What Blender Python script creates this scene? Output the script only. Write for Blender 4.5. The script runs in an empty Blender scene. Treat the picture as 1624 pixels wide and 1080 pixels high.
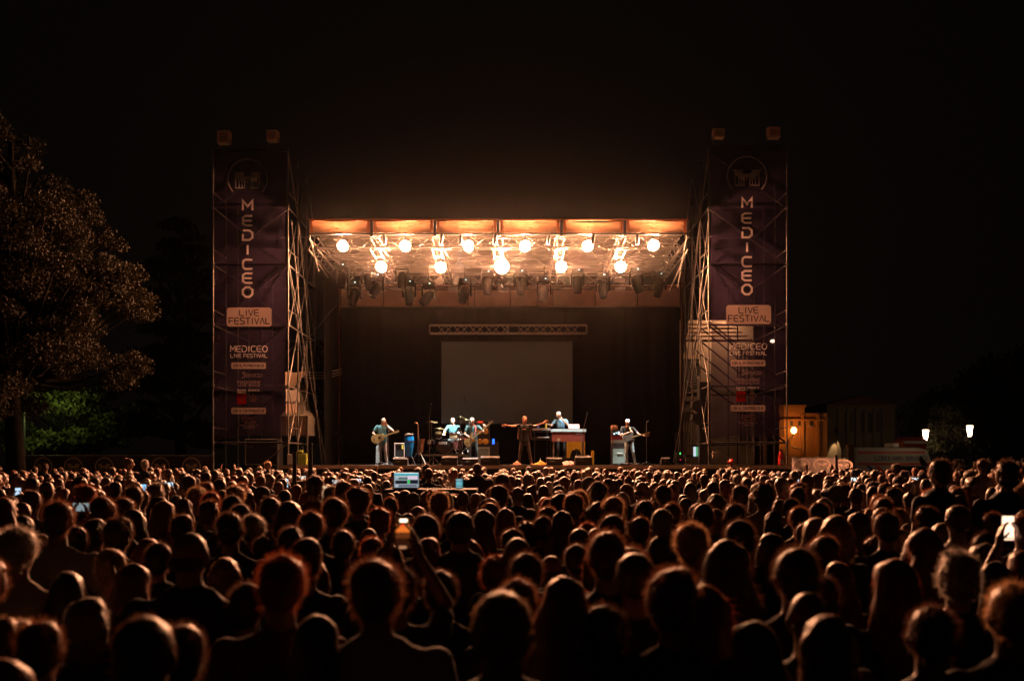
import bpy, bmesh, math, random
from mathutils import Vector, Matrix, noise
import numpy as np
random.seed(11); np.random.seed(11)
R = math.radians
sc = bpy.context.scene
col = sc.collection

# ---------------------------------------------------------------- camera, world, exposure
FX, CX, HY, EYE = 1579.0, 812.0, 730.0, 2.05
cam_d = bpy.data.cameras.new('camera'); cam = bpy.data.objects.new('camera', cam_d); col.objects.link(cam)
cam.location = (0, 0, EYE); cam.rotation_euler = (R(90), 0, 0)
cam_d.sensor_width = 36; cam_d.lens = 35.0; cam_d.shift_y = 190 / 1624
cam_d.clip_end = 600; cam_d.clip_start = 0.05
cam_d.dof.use_dof = True; cam_d.dof.focus_distance = 36; cam_d.dof.aperture_fstop = 2.1
sc.camera = cam
w = bpy.data.worlds.new('World'); sc.world = w; w.use_nodes = True
bg = w.node_tree.nodes['Background']; bg.inputs[0].default_value = (1.0, 0.68, 0.52, 1); bg.inputs[1].default_value = 0.0018
sc.view_settings.view_transform = 'Standard'; sc.view_settings.look = 'None'
sc.view_settings.exposure = 0; sc.view_settings.gamma = 1; sc.view_settings.use_curve_mapping = False
sc.cycles.use_denoising = True
sc.cycles.max_bounces = 6; sc.cycles.diffuse_bounces = 3; sc.cycles.glossy_bounces = 2
sc.cycles.transparent_max_bounces = 12; sc.cycles.transmission_bounces = 4; sc.cycles.volume_bounces = 0
sc.cycles.sample_clamp_indirect = 4; sc.cycles.caustics_reflective = False; sc.cycles.caustics_refractive = False

LAMP = 6500.0        # stage lamp emission
HAZE = 0.00009
SMOKE = 0.0034

def at(px, py, D):    # measured photo pixel at depth D -> metres
    return Vector(((px - CX) * D / FX, D, EYE + (HY - py) * D / FX))
def X(px, D): return (px - CX) * D / FX
def Z(py, D): return EYE + (HY - py) * D / FX

# ---------------------------------------------------------------- materials
MATS = {}
def mat(name, c, rough=0.6, metal=0.0, emit=None, strength=0.0, nscale=0, namp=0.0, bump=0.0, trans=0.0, clear=0.0, spec=None, sheen=0.0):
    if name in MATS: return MATS[name]
    m = bpy.data.materials.new(name); m.use_nodes = True; MATS[name] = m
    nt = m.node_tree; N = nt.nodes; L = nt.links
    p = N['Principled BSDF']; out = N['Material Output']
    p.inputs['Base Color'].default_value = (*c, 1); p.inputs['Roughness'].default_value = rough
    p.inputs['Metallic'].default_value = metal
    if spec is not None: p.inputs['Specular IOR Level'].default_value = spec
    if sheen:
        p.inputs['Sheen Weight'].default_value = sheen; p.inputs['Sheen Roughness'].default_value = .35; p.inputs['Sheen Tint'].default_value = (min(1,c[0]*2+.35), min(1,c[1]*2+.25), min(1,c[2]*2+.2), 1)
    if emit: p.inputs['Emission Color'].default_value = (*emit, 1); p.inputs['Emission Strength'].default_value = strength
    if namp or bump:
        tc = N.new('ShaderNodeTexCoord'); nz = N.new('ShaderNodeTexNoise'); nz.inputs['Scale'].default_value = nscale; nz.inputs['Detail'].default_value = 6
        L.new(tc.outputs['Object'], nz.inputs['Vector'])
        if namp:
            mr = N.new('ShaderNodeMapRange'); mr.inputs['From Min'].default_value = .3; mr.inputs['From Max'].default_value = .7
            mr.inputs['To Min'].default_value = 1 - namp; mr.inputs['To Max'].default_value = 1 + namp
            L.new(nz.outputs['Fac'], mr.inputs['Value'])
            mx = N.new('ShaderNodeVectorMath'); mx.operation = 'SCALE'; mx.inputs[0].default_value = c
            L.new(mr.outputs[0], mx.inputs['Scale']); L.new(mx.outputs[0], p.inputs['Base Color'])
        if bump:
            b = N.new('ShaderNodeBump'); b.inputs['Strength'].default_value = bump; b.inputs['Distance'].default_value = .02
            L.new(nz.outputs['Fac'], b.inputs['Height']); L.new(b.outputs[0], p.inputs['Normal'])
    src = p.outputs[0]
    if trans:
        t = N.new('ShaderNodeBsdfTranslucent'); t.inputs[0].default_value = (*c, 1)
        ms = N.new('ShaderNodeMixShader'); ms.inputs[0].default_value = trans
        L.new(p.outputs[0], ms.inputs[1]); L.new(t.outputs[0], ms.inputs[2]); src = ms.outputs[0]
    if clear:
        t = N.new('ShaderNodeBsdfTransparent'); ms = N.new('ShaderNodeMixShader'); ms.inputs[0].default_value = clear
        L.new(src, ms.inputs[1]); L.new(t.outputs[0], ms.inputs[2]); src = ms.outputs[0]
    L.new(src, out.inputs['Surface'])
    return m
def glow(name, c, s): return mat(name, (0, 0, 0), 1, emit=c, strength=s)

WARM = (1.0, 0.41, 0.195)
M_steel = mat('galvanised_steel', (.14, .125, .115), .5, .5, nscale=9, namp=.25)
M_alu = mat('aluminium_truss', (.11, .10, .095), .4, .6, nscale=6, namp=.15)
M_black = mat('black_metal', (.018, .018, .019), .45)
M_blackc = mat('black_drape', (.005, .005, .006), .95, nscale=3, namp=.3, bump=.4)
M_skirt = mat('stage_skirt_cloth', (.02, .018, .018), .95, nscale=3, namp=.3)
M_deck = mat('stage_ply', (.05, .045, .042), .45, nscale=1.2, namp=.35, bump=.15)
M_edge = mat('deck_edge_aluminium', (.62, .46, .40), .45, .3)
M_tarp = mat('roof_tarp', (.11, .088, .078), .7, nscale=1.4, namp=.12, bump=.3, trans=.4)
M_fascia = mat('fascia_tarp', (.070, .037, .020), .6, nscale=2.2, namp=.22, bump=.35, trans=.35)
M_fasciad = mat('fascia_hem', (.30, .13, .06), .7, nscale=4, namp=.2, trans=.5)
M_header = mat('header_cloth', (.85, .62, .50), .9, nscale=1.5, namp=.15, bump=.3)
M_white = mat('white_paint', (.78, .77, .75), .5)
M_ground = mat('trodden_grass', (.05, .055, .03), .95, nscale=.6, namp=.5, bump=.6)
M_screen = mat('projection_screen', (.24, .29, .29), .7, nscale=.8, namp=.06)
M_truss2 = mat('screen_truss', (.88, .80, .74), .5, .1)

# ---------------------------------------------------------------- mesh helpers
def frame_of(d):
    d = Vector(d).normalized(); a = Vector((0, 0, 1)) if abs(d.z) < .9 else Vector((1, 0, 0))
    u = d.cross(a).normalized(); v = d.cross(u).normalized(); return d, u, v
class MB:
    def __init__(s): s.v = []; s.f = []; s.m = []; s.sm = []
    def add(s, vs, fs, m=0, sm=False):
        b = len(s.v); s.v += [tuple(x) for x in vs]
        for f in fs: s.f.append(tuple(i + b for i in f)); s.m.append(m); s.sm.append(sm)
        return s
    def box(s, lo, hi, m=0):
        x0, y0, z0 = lo; x1, y1, z1 = hi
        return s.add([(x0,y0,z0),(x1,y0,z0),(x1,y1,z0),(x0,y1,z0),(x0,y0,z1),(x1,y0,z1),(x1,y1,z1),(x0,y1,z1)],
                     [(0,3,2,1),(4,5,6,7),(0,1,5,4),(1,2,6,5),(2,3,7,6),(3,0,4,7)], m)
    def cbox(s, c, sz, m=0, rot=None, bev=0.0):
        if bev:
            bm = bmesh.new(); bmesh.ops.create_cube(bm, size=1)
            for v in bm.verts: v.co = Vector((v.co.x*sz[0], v.co.y*sz[1], v.co.z*sz[2]))
            bmesh.ops.bevel(bm, geom=bm.edges[:], offset=bev, segments=2, affect='EDGES', profile=.6)
            vs = [v.co.copy() for v in bm.verts]; bm.verts.index_update(); fs = [tuple(v.index for v in f.verts) for f in bm.faces]; bm.free()
        else:
            h = [q/2 for q in sz]; t = MB().box((-h[0],-h[1],-h[2]), (h[0],h[1],h[2])); vs = [Vector(q) for q in t.v]; fs = t.f
        if rot is not None: vs = [rot @ q for q in vs]
        c = Vector(c); return s.add([q + c for q in vs], fs, m)
    def bar(s, p0, p1, r, n=8, m=0, r1=None, caps=True):
        p0 = Vector(p0); p1 = Vector(p1); r1 = r if r1 is None else r1
        if (p1-p0).length < 1e-6: return s
        d, u, v = frame_of(p1 - p0); vs = []
        for p, q in ((p0, r), (p1, r1)):
            for i in range(n):
                a = 2*math.pi*i/n; vs.append(p + u*(q*math.cos(a)) + v*(q*math.sin(a)))
        s.add(vs, [(i, i+n, (i+1) % n + n, (i+1) % n) for i in range(n)], m, True)
        if caps: s.add(vs[:n], [tuple(range(n))], m); s.add(vs[n:], [tuple(reversed(range(n)))], m)
        return s
    def tube(s, pts, r, n=6, m=0):
        pts = [Vector(p) for p in pts]
        rs = r if isinstance(r, (list, tuple)) else [r]*len(pts)
        vs = []
        for k, p in enumerate(pts):
            d = (pts[min(k+1, len(pts)-1)] - pts[max(k-1, 0)]); _, u, v = frame_of(d)
            for i in range(n):
                a = 2*math.pi*i/n; vs.append(p + u*(rs[k]*math.cos(a)) + v*(rs[k]*math.sin(a)))
        fs = [(k*n+i, (k+1)*n+i, (k+1)*n+(i+1) % n, k*n+(i+1) % n) for k in range(len(pts)-1) for i in range(n)]
        return s.add(vs, fs, m, True)
    def lathe(s, c, prof, axis=(0,0,1), n=20, m=0, caps=True):
        d, u, v = frame_of(axis); c = Vector(c); vs = []
        for (r, h) in prof:
            for i in range(n):
                a = 2*math.pi*i/n; vs.append(c + d*h + u*(r*math.cos(a)) + v*(r*math.sin(a)))
        fs = [(k*n+i, (k+1)*n+i, (k+1)*n+(i+1) % n, k*n+(i+1) % n) for k in range(len(prof)-1) for i in range(n)]
        s.add(vs, fs, m, True)
        if caps:
            if prof[0][0] > 1e-4: s.add(vs[:n], [tuple(range(n))], m)
            if prof[-1][0] > 1e-4: s.add(vs[-n:], [tuple(reversed(range(n)))], m)
        return s
    def ball(s, c, r, n=12, m=0, k=8):
        if not isinstance(r, (tuple, list)): r = (r, r, r)
        c = Vector(c); vs = []
        for j in range(k+1):
            t = math.pi*j/k
            for i in range(n):
                a = 2*math.pi*i/n; vs.append(c + Vector((r[0]*math.sin(t)*math.cos(a), r[1]*math.sin(t)*math.sin(a), r[2]*math.cos(t))))
        return s.add(vs, [(j*n+i, (j+1)*n+i, (j+1)*n+(i+1) % n, j*n+(i+1) % n) for j in range(k) for i in range(n)], m, True)
    def prism(s, pts2, o, u, v, n, th, m=0):    # outline in (u,v) extruded along n by th
        o = Vector(o); u = Vector(u); v = Vector(v); n = Vector(n); k = len(pts2)
        a = [o + u*p[0] + v*p[1] for p in pts2]; b = [q + n*th for q in a]
        s.add(a + b, [tuple(reversed(range(k))), tuple(range(k, 2*k))] + [(i, (i+1) % k, (i+1) % k + k, i + k) for i in range(k)], m); return s
    def ribbon(s, pts2, wd, o, u, v, n, th, m=0, closed=False):   # mitred flat stroke
        P = [Vector((p[0], p[1])) for p in pts2]; k = len(P); Ls = []; Rs = []
        for i in range(k):
            a = P[i-1] if (i > 0 or closed) else None; b = P[(i+1) % k] if (i < k-1 or closed) else None
            d1 = (P[i]-a).normalized() if a is not None else None; d2 = (b-P[i]).normalized() if b is not None else None
            if d1 is None: d1 = d2
            if d2 is None: d2 = d1
            n1 = Vector((-d1.y, d1.x)); n2 = Vector((-d2.y, d2.x)); t = (n1+n2)
            if t.length < .2: t = n1.copy()
            t.normalize(); q = wd/2/max(.45, t.dot(n1)); Ls.append(P[i]+t*q); Rs.append(P[i]-t*q)
        o = Vector(o); u = Vector(u); v = Vector(v); n = Vector(n)
        vs = [o+u*p.x+v*p.y+n*th for p in Ls] + [o+u*p.x+v*p.y+n*th for p in Rs]
        fs = [(i, (i+1) % k, (i+1) % k + k, i+k) for i in range(k if closed else k-1)]
        return s.add(vs, fs, m)
    def build(s, name, mats, parent=None, loc=None):
        me = bpy.data.meshes.new(name); off = Vector((0,0,0))
        if parent is not None: off = abs_loc(parent)
        if loc is not None: off = Vector(loc)
        vs = [(x-off.x, y-off.y, z-off.z) for (x, y, z) in s.v]
        me.from_pydata(vs, [], s.f)
        mats = mats if isinstance(mats, (list, tuple)) else [mats]
        for q in mats: me.materials.append(q)
        me.polygons.foreach_set('material_index', s.m); me.polygons.foreach_set('use_smooth', s.sm); me.update()
        o = bpy.data.objects.new(name, me); col.objects.link(o)
        if loc is not None: o.location = off
        if parent is not None: o.parent = parent
        return o
def abs_loc(o):
    l = Vector(o.location)
    while o.parent: o = o.parent; l = l + Vector(o.location)
    return l
def tag(o, label=None, cat=None, group=None, kind=None):
    if label: o['label'] = label
    if cat: o['category'] = cat
    if group: o['group'] = group
    if kind: o['kind'] = kind
    return o
def thing(name, loc, label, cat, group=None, rz=0):
    o = bpy.data.objects.new(name, None); o.empty_display_size = .1; col.objects.link(o); o.location = loc; o.rotation_euler = (0, 0, rz)
    return tag(o, label, cat, group)
def copy_tree(o, parent=None):
    c = o.copy(); col.objects.link(c)
    if parent is not None: c.parent = parent
    for ch in list(o.children): copy_tree(ch, c)
    return c
_rodme = {}
def rod(name, p0, p1, r, m, parent=None, n=6):
    key = (m.name, n)
    if key not in _rodme:
        q = MB().bar((0,0,-.5), (0,0,.5), 1, n=n); me = bpy.data.meshes.new('rod'); me.from_pydata(q.v, [], q.f); me.materials.append(m)
        me.polygons.foreach_set('use_smooth', q.sm); _rodme[key] = me
    p0 = Vector(p0); p1 = Vector(p1); o = bpy.data.objects.new(name, _rodme[key]); col.objects.link(o)
    off = abs_loc(parent) if parent is not None else Vector((0,0,0))
    o.location = (p0+p1)/2 - off; o.rotation_mode = 'QUATERNION'; o.rotation_quaternion = (p1-p0).to_track_quat('Z', 'Y')
    o.scale = (r, r, (p1-p0).length)
    if parent is not None: o.parent = parent
    return o
def box_truss(p0, p1, sz, bays, parent, m, r=.024, rb=.014, tri=False):
    p0 = Vector(p0); p1 = Vector(p1); h = sz/2
    cs = [Vector((0,-h,-h)), Vector((0,h,-h)), Vector((0,h,h)), Vector((0,-h,h))]
    for c in cs: rod('truss_chord', p0+c, p1+c, r, m, parent)
    for k in range(bays):
        a = p0.lerp(p1, k/bays); b = p0.lerp(p1, (k+1)/bays)
        if k % 2: a, b = b, a
        rod('truss_brace', a+cs[0], b+cs[3], rb, m, parent); 
        rod('truss_brace', b+cs[1], a+cs[2], rb, m, parent)
        rod('truss_brace', a+cs[0], b+cs[1], rb, m, parent)
# stroke font --------------------------------------------------
_r = [(1,.97),(.28,1),(.06,.86),(0,.62),(0,.38),(.06,.14),(.28,0),(1,.03)]
FONT = {
 'A': [[(0,0),(.5,1),(1,0)]], 'B': [[(0,0),(0,1),(.8,1),(1,.78),(.8,.52),(1,.26),(.8,0),(0,0)]], 'C': [_r], 'D': [[(0,.62),(0,0),(.68,0),(1,.25),(1,.75),(.68,1),(0,1)]],
 'E': [[(1,1),(.28,1),(0,.82),(0,.18),(.28,0),(1,0)], [(.07,.5),(.95,.5)]], 'F': [[(0,0),(0,1),(1,1)], [(.07,.5),(.85,.5)]],
 'G': [[(1,1),(.28,1),(0,.8),(0,.2),(.28,0),(1,0),(1,.5),(.5,.5)]], 'H': [[(0,0),(0,1)],[(1,0),(1,1)],[(.07,.5),(.93,.5)]], 'I': [[(.5,0),(.5,1)]],
 'L': [[(0,1),(0,.15),(.18,0),(1,0)]], 'M': [[(0,0),(0,1),(.5,.4),(1,1),(1,0)]], 'N': [[(0,0),(0,1),(1,0),(1,1)]],
 'O': [[(.3,0),(.7,0),(1,.28),(1,.72),(.7,1),(.3,1),(0,.72),(0,.28)], 'closed'], 'P': [[(0,0),(0,1),(.8,1),(1,.76),(.8,.48),(.07,.48)]],
 'R': [[(0,0),(0,1),(.8,1),(1,.78),(.8,.5),(.3,.5),(1,0)]], 'S': [[(1,1),(.2,1),(0,.78),(.2,.54),(.8,.46),(1,.22),(.8,0),(0,0)]],
 'T': [[(0,1),(1,1)],[(.5,0),(.5,.93)]], 'U': [[(0,1),(0,.25),(.25,0),(.75,0),(1,.25),(1,1)]], 'V': [[(0,1),(.5,0),(1,1)]], 'Z': [[(0,1),(1,1),(0,0),(1,0)]], 'X': [[(0,0),(1,1)],[(0,1),(.46,.54)],[(.54,.46),(1,0)]],
 '.': [[(.4,0),(.4,.15)]], ' ': [] }
def lettering(mb, s, x0, z0, wid, hgt, y, stroke, m=0, gap=.28):
    """text on a plane facing the audience, lower left corner x0,z0"""
    un = sum(.45 if c in 'I. ' else 1 for c in s); cw = wid/(un + gap*(len(s)-1)); x = x0
    for c in s:
        w_ = cw*(.45 if c in 'I. ' else 1); st = FONT[c]; closed = 'closed' in st
        for q in st:
            if q == 'closed': continue
            mb.ribbon([(a*w_ if c not in 'I.' else w_/2, b*hgt) for a, b in q], stroke, (x, y, z0), (1,0,0), (0,0,1), (0,-1,0), 0, m, closed)
        x += w_ + gap*cw
def rrect(mb, x0, x1, z0, z1, y, rad, m=0, th=.004):
    pts = []
    for cx, cz, a0 in ((x1-rad, z0+rad, -90), (x1-rad, z1-rad, 0), (x0+rad, z1-rad, 90), (x0+rad, z0+rad, 180)):
        for k in range(5):
            a = R(a0 + 22.5*k); pts.append((cx+rad*math.cos(a), cz+rad*math.sin(a)))
    mb.prism(pts, (0, y, 0), (1,0,0), (0,0,1), (0,1,0), th, m)
def emblem(mb, cx, cz, r, y, st, m=0):
    pts = [(r*math.cos(R(a)), r*math.sin(R(a))) for a in range(-42, 223, 6)]
    mb.ribbon(pts, st, (cx, y, cz), (1,0,0), (0,0,1), (0,-1,0), 0, m)
    q = r/.72     # fortress gate shape: two flared towers, a dip between, arched slots below
    def rc(a, b, c, d): mb.add([(cx+a*q, y, cz+c*q), (cx+b*q, y, cz+c*q), (cx+b*q, y, cz+d*q), (cx+a*q, y, cz+d*q)], [(0,1,2,3)], m)
    for s in (-1, 1):
        P = [(.53,.24),(.50,.19),(.46,.16),(.46,.06),(.18,.06),(.18,.17),(.14,.24)]
        pp = [(cx+s*a*q, y, cz+b*q) for a, b in P]; mb.add(pp, [tuple(range(7)) if s < 0 else tuple(reversed(range(7)))], m)
        a, b = sorted((0, s*.18)); P2 = [(0,-.02),(.18,-.02),(.18,.14),(.05,.08),(0,.10)]
        pp = [(cx+s*c*q, y, cz+d*q) for c, d in P2]; mb.add(pp, [tuple(range(5)) if s > 0 else tuple(reversed(range(5)))], m)
        for (a, b, c, d) in ((.42,.46,-.32,.06),(.29,.33,-.32,.06),(.18,.22,-.32,.06),(.08,.12,-.32,-.02),(.10,.46,-.36,-.32),(.33,.42,.00,.06),(.22,.29,-.10,.06),(.12,.18,-.14,-.02)):
            x0, x1 = sorted((s*a, s*b)); rc(x0, x1, c, d)
    rc(-.03, .03, -.16, -.02)
# ================================================================ SETTING
g = MB(); g.add([(-260,-30,0),(260,-30,0),(260,420,0),(-260,420,0)], [(0,1,2,3)]); tag(g.build('ground', M_ground), kind='structure')
bk = MB(); bk.add([(16.5,27,0.004),(30,27,0.004),(30,46,0.004),(16.5,46,0.004),(17.5,28,.42),(29,28,.42),(29,45,.42),(17.5,45,.42)],
     [(4,5,6,7),(0,1,5,4),(1,2,6,5),(2,3,7,6),(3,0,4,7)]); tag(bk.build('raised_bank', M_ground), kind='structure')

# ---- stage ------------------------------------------------------
DZ = 1.87; FY = 35.5; BY = 45.0
SX0, SX1 = X(442, FY), X(1256, FY)
stage = thing('stage', ((SX0+SX1)/2, FY, 0), 'raised black stage platform with a pale aluminium front edge', 'stage')
nd = 8
for i in range(nd):           # deck panels across the front, three rows deep
    for j in range(3):
        a = SX0+(SX1-SX0)*i/nd; b = SX0+(SX1-SX0)*(i+1)/nd; c = FY+.06+(BY-FY)*j/3; d = FY+.06+(BY-FY)*(j+1)/3
        MB().box((a+.006,c+.006,DZ-.12),(b-.006,d-.006,DZ)).build('deck_panel', M_deck, stage)
    MB().box((a+.004,FY,DZ-.11),(b-.004,FY+.055,DZ+.004)).build('edge_strip', M_edge, stage)
for i in range(12):           # pleated skirt lengths
    a = SX0+(SX1-SX0)*i/12; b = SX0+(SX1-SX0)*(i+1)/12; k = MB(); n = 16
    vs = []
    for q in range(n+1):
        x = a+(b-a)*q/n; y = FY+.10+.03*math.sin(q*1.7+i)
        vs += [(x,y,0.02),(x,y,DZ-.13)]
    k.add(vs, [(2*q,2*q+2,2*q+3,2*q+1) for q in range(n)]); k.build('skirt', M_skirt, stage)
for i in range(9):
    for y in (FY+1, FY+5, FY+9): rod('leg', (SX0+.4+(SX1-SX0-.8)*i/8, y, 0), (SX0+.4+(SX1-SX0-.8)*i/8, y, DZ-.12), .03, M_steel, stage)

# ---- roof ---------------------------------------------------------
RX0, RX1 = X(489, 36), X(1091, 36); RF, RB = 36.0, 43.4
roof = thing('stage_roof', ((RX0+RX1)/2, 39, DZ), 'stage roof of aluminium trusses under a pale tarp with a lit fascia', 'stage roof')
zf0, zf1 = Z(371, 36), Z(349, 36)
wp = (RX1-RX0)/6
for i in range(6):
    a = RX0+wp*i+.16; b = RX0+wp*(i+1)-.16; k = MB(); nu, nv = 14, 7; vs = []
    for v in range(nv+1):
        t = v/nv
        for u in range(nu+1):
            s = u/nu; y = RF - .10*math.sin(math.pi*t) + .012*math.sin(9*s+i*2+4*t) + .03*(t-.5)*math.sin(3*s+i)
            vs.append((a+(b-a)*s, y, zf0+.05+(zf1-zf0-.10)*t + (-.05 if i == 4 else 0)*math.sin(math.pi*s)*(t > .6)))
    k.add(vs, [(v*(nu+1)+u, v*(nu+1)+u+1, (v+1)*(nu+1)+u+1, (v+1)*(nu+1)+u) for v in range(nv) for u in range(nu)], 0, True)
    pnl = k.build('fascia_panel', M_fascia, roof)
    MB().box((a-.10,RF-.02,zf0+.045),(a+.012,RF+.01,zf1-.045)).box((b-.012,RF-.02,zf0+.045),(b+.10,RF+.01,zf1-.045)).build('hem', M_fasciad, pnl)
    MB().cbox(((a+b)/2-.12+.05*math.sin(i), RF-.115, zf0+.17), (.14,.012,.045)).build('hem_tab', M_fasciad, pnl)
rod('roof_rail', (RX0,RF,zf0), (RX1,RF,zf0), .04, M_black, roof); rod('roof_rail', (RX0,RF,zf1), (RX1,RF,zf1), .04, M_fasciad, roof)
for i in range(7):
    x = RX0+wp*i; MB().box((x-.05,RF-.03,zf0-.1),(x+.05,RF+.05,zf1+.02)).build('fascia_post', M_black, roof)
zc0, zc1 = zf1-.02, 10.35       # tarp underside front -> back
for i in range(6):
    a = RX0+wp*i; b = a+wp; k = MB(); n = 10; mm = 6; vs = []
    for v in range(n+1):
        t = v/n
        for u in range(mm+1):
            s = u/mm; vs.append((a+(b-a)*s, RF+.12+(RB-RF)*t, zc0+(zc1-zc0)*t - .10*math.sin(math.pi*s)+.02*math.sin(t*20+s*5+i)))
    k.add(vs, [(v*(mm+1)+u, v*(mm+1)+u+1, (v+1)*(mm+1)+u+1, (v+1)*(mm+1)+u) for v in range(n) for u in range(mm)], 0, True)
    k.build('roof_tarp', M_tarp, roof)
box_truss((RX0+.1,36.95,Z(385,36.95)), (RX1-.1,36.95,Z(385,36.95)), .42, 26, roof, M_alu, .026, .016)
box_truss((RX0+.1,38.75,Z(400,38.75)), (RX1-.1,38.75,Z(400,38.75)), .50, 24, roof, M_alu, .026, .016)
box_truss((RX0+.1,40.1,Z(415,40.1)), (RX1-.1,40.1,Z(415,40.1)), .42, 22, roof, M_alu, .026, .015)
box_truss((RX0+.1,42.9,Z(446,42.9)), (RX1+.2,42.9,Z(446,42.9)), .6, 20, roof, M_alu, .028, .016)
for i in range(7):            # purlins running back, hanging verticals and sloping braces
    x = RX0+.12+(wp-.04)*i
    for dx in (-.16, .16):
        rod('purlin', (x+dx,36.2,10.15), (x+dx,43.2,9.95), .026, M_alu, roof)
        rod('purlin', (x+dx,36.2,9.72), (x+dx,43.2,9.6), .022, M_alu, roof)
    for k in range(9):
        y = 36.3+.76*k; rod('truss_brace', (x-.16,y,9.74), (x-.16,y+.6,10.12), .014, M_alu, roof); rod('truss_brace', (x-.16,y+.3,9.70), (x+.16,y+.5,9.70), .012, M_alu, roof)
    if 0 < i < 6: rod('hanging_tube', (x-.1,36.1,zf0-.02), (x+.42*(1 if i < 3 else -.1 if i > 3 else .3),37.8,Z(412,37.8)), .017, M_alu, roof)
# header band and black backdrop
hx0, hx1 = X(541, 43.3), X(1078, 43.3); hz0, hz1 = Z(487, 43.3), Z(452, 43.3)
for i in range(8):
    a = hx0+(hx1-hx0)*i/8; b = hx0+(hx1-hx0)*(i+1)/8
    MB().cbox(((a+b)/2,43.3,(hz0+hz1)/2), (b-a-.03,.04,hz1-hz0)).build('header_panel', M_header, roof)
rod('header_rail', (hx0,43.22,hz0), (hx1,43.22,hz0), .035, M_truss2, roof)
rod('header_rail', (hx0,43.22,hz1-.1), (hx1,43.22,hz1-.1), .025, M_fasciad, roof)
for x in (hx0-.06, hx1+.06): rod('roof_leg', (x,43.1,DZ), (x,43.1,10.2), .06, M_fasciad, roof)
rod('cable', (X(545,36.9),36.9,Z(470,36.9)), (X(470,36.9),36.9,Z(560,36.9)), .012, M_black, roof)
for (a, b) in (((490,380,36.2),(540,420,39.5)), ((1090,378,36.2),(1062,425,40)), ((1091,395,36.3),(1062,462,38.3)), ((489,395,36.3),(520,440,38.8)), ((1090,372,36.1),(1075,455,37.5)), ((490,372,36.1),(505,430,37.4))):
    rod('corner_brace', at(*a), at(*b), .028, M_steel, roof)
bd = thing('backdrop', (0,43.2,DZ), 'tall black backdrop curtain closing the back of the stage', 'backdrop')
nb = 6
for i in range(nb):
    a = hx0+.03+(hx1-hx0-.06)*i/nb; b = hx0+.03+(hx1-hx0-.06)*(i+1)/nb; k = MB(); n = 26; vs = []
    for q in range(n+1):
        x = a+(b-a)*q/n; y = 43.12+.006*math.sin(q*1.25+i)+.01*math.sin(q*.6)
        vs += [(x,y,DZ+.01),(x,y+.01,hz0-.04)]
    k.add(vs, [(2*q,2*q+2,2*q+3,2*q+1) for q in range(n)], 0, True); k.build('curtain', M_blackc, bd)
# wing drapes
for s, px in ((-1, 541), (1, 1078)):
    k = MB(); xx = X(px, 43.2); vs = []
    for q in range(13):
        y = 43.1-.28*q; vs += [(xx+s*(.10+.04*math.sin(q*2)), y, DZ+(0.01 if s < 0 else 4.6+.25*q)), (xx+s*.1, y, 10.2)]
    k.add(vs, [(2*q,2*q+2,2*q+3,2*q+1) for q in range(12)], 0, True)
    tag(k.build('side_drape', M_blackc), 'black side drape hanging at the %s of the stage' % ('drum side' if s < 0 else 'shuttered window side'), 'drape', 'stage side drapes')

# screen + truss above
sd = 42.6
scr = thing('projection_screen', (X(804,sd),sd,Z(672,sd)), 'large grey unlit projection screen hanging behind the band', 'projection screen')
x0, x1, z0, z1 = X(700,sd), X(908,sd), Z(671,sd), Z(542,sd)
MB().cbox(((x0+x1)/2,sd,(z0+z1)/2),(x1-x0,.02,z1-z0)).build('screen_cloth', M_screen, scr)
MB().box((x0-.05,sd-.02,z1+.002),(x1+.05,sd+.03,z1+.07)).box((x0-.02,sd-.02,z0-.06),(x1+.02,sd+.03,z0-.002)).build('batten', M_black, scr)
ht = 42.2
tr = thing('hanging_truss', (X(806,ht),ht,Z(530,ht)), 'pale horizontal lattice truss hanging above the projection screen', 'truss')
tx0, tx1, tz0, tz1 = X(682,ht), X(930,ht), Z(529,ht), Z(516,ht)
for y in (ht-.17, ht+.17):
    for z in (tz0, tz1): rod('chord', (tx0,y,z), (tx1,y,z), .034 if y < ht else .025, M_truss2, tr)
nbay = 18
for k in range(nbay):
    if k in (8, 9) and False: continue
    a = tx0+.3+(tx1-tx0-.6)*k/nbay; b = tx0+.3+(tx1-tx0-.6)*(k+1)/nbay
    if k == 9: continue
    rod('brace', (a,ht-.17,tz0 if k % 2 else tz1), (b,ht-.17,tz1 if k % 2 else tz0), .018, M_truss2, tr)
    rod('brace', (a,ht+.17,tz1 if k % 2 else tz0), (b,ht+.17,tz0 if k % 2 else tz1), .014, M_truss2, tr)
for x in (tx0, (tx0+tx1)/2+.0, tx1): rod('end_post', (x,ht-.17,tz0), (x,ht-.17,tz1), .028, M_truss2, tr)
for x in (X(753,ht), X(852,ht)): rod('hanging_chain', (x,ht,tz1), (x,ht,9.6), .012, M_black, tr)
for k in range(10): rod('drop_hook', (tx0+.75+.66*k*.93,ht,tz0), (tx0+.75+.66*k*.93,ht,Z(541,ht)), .014, M_black, tr)

# ---- smoke hanging under the roof between the trusses
sm = MB().box((RX0+.06,RF+.14,9.0),(RX1-.06,RB-.35,10.28)); smm = bpy.data.materials.new('stage_smoke'); smm.use_nodes = True; snt = smm.node_tree; snt.nodes.remove(snt.nodes['Principled BSDF'])
spv = snt.nodes.new('ShaderNodeVolumePrincipled'); spv.inputs['Color'].default_value = (.95,.90,.86,1); spv.inputs['Density'].default_value = SMOKE; spv.inputs['Anisotropy'].default_value = .45
snt.links.new(spv.outputs[0], snt.nodes['Material Output'].inputs['Volume']); tag(sm.build('smoke', smm), kind='stuff')
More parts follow.
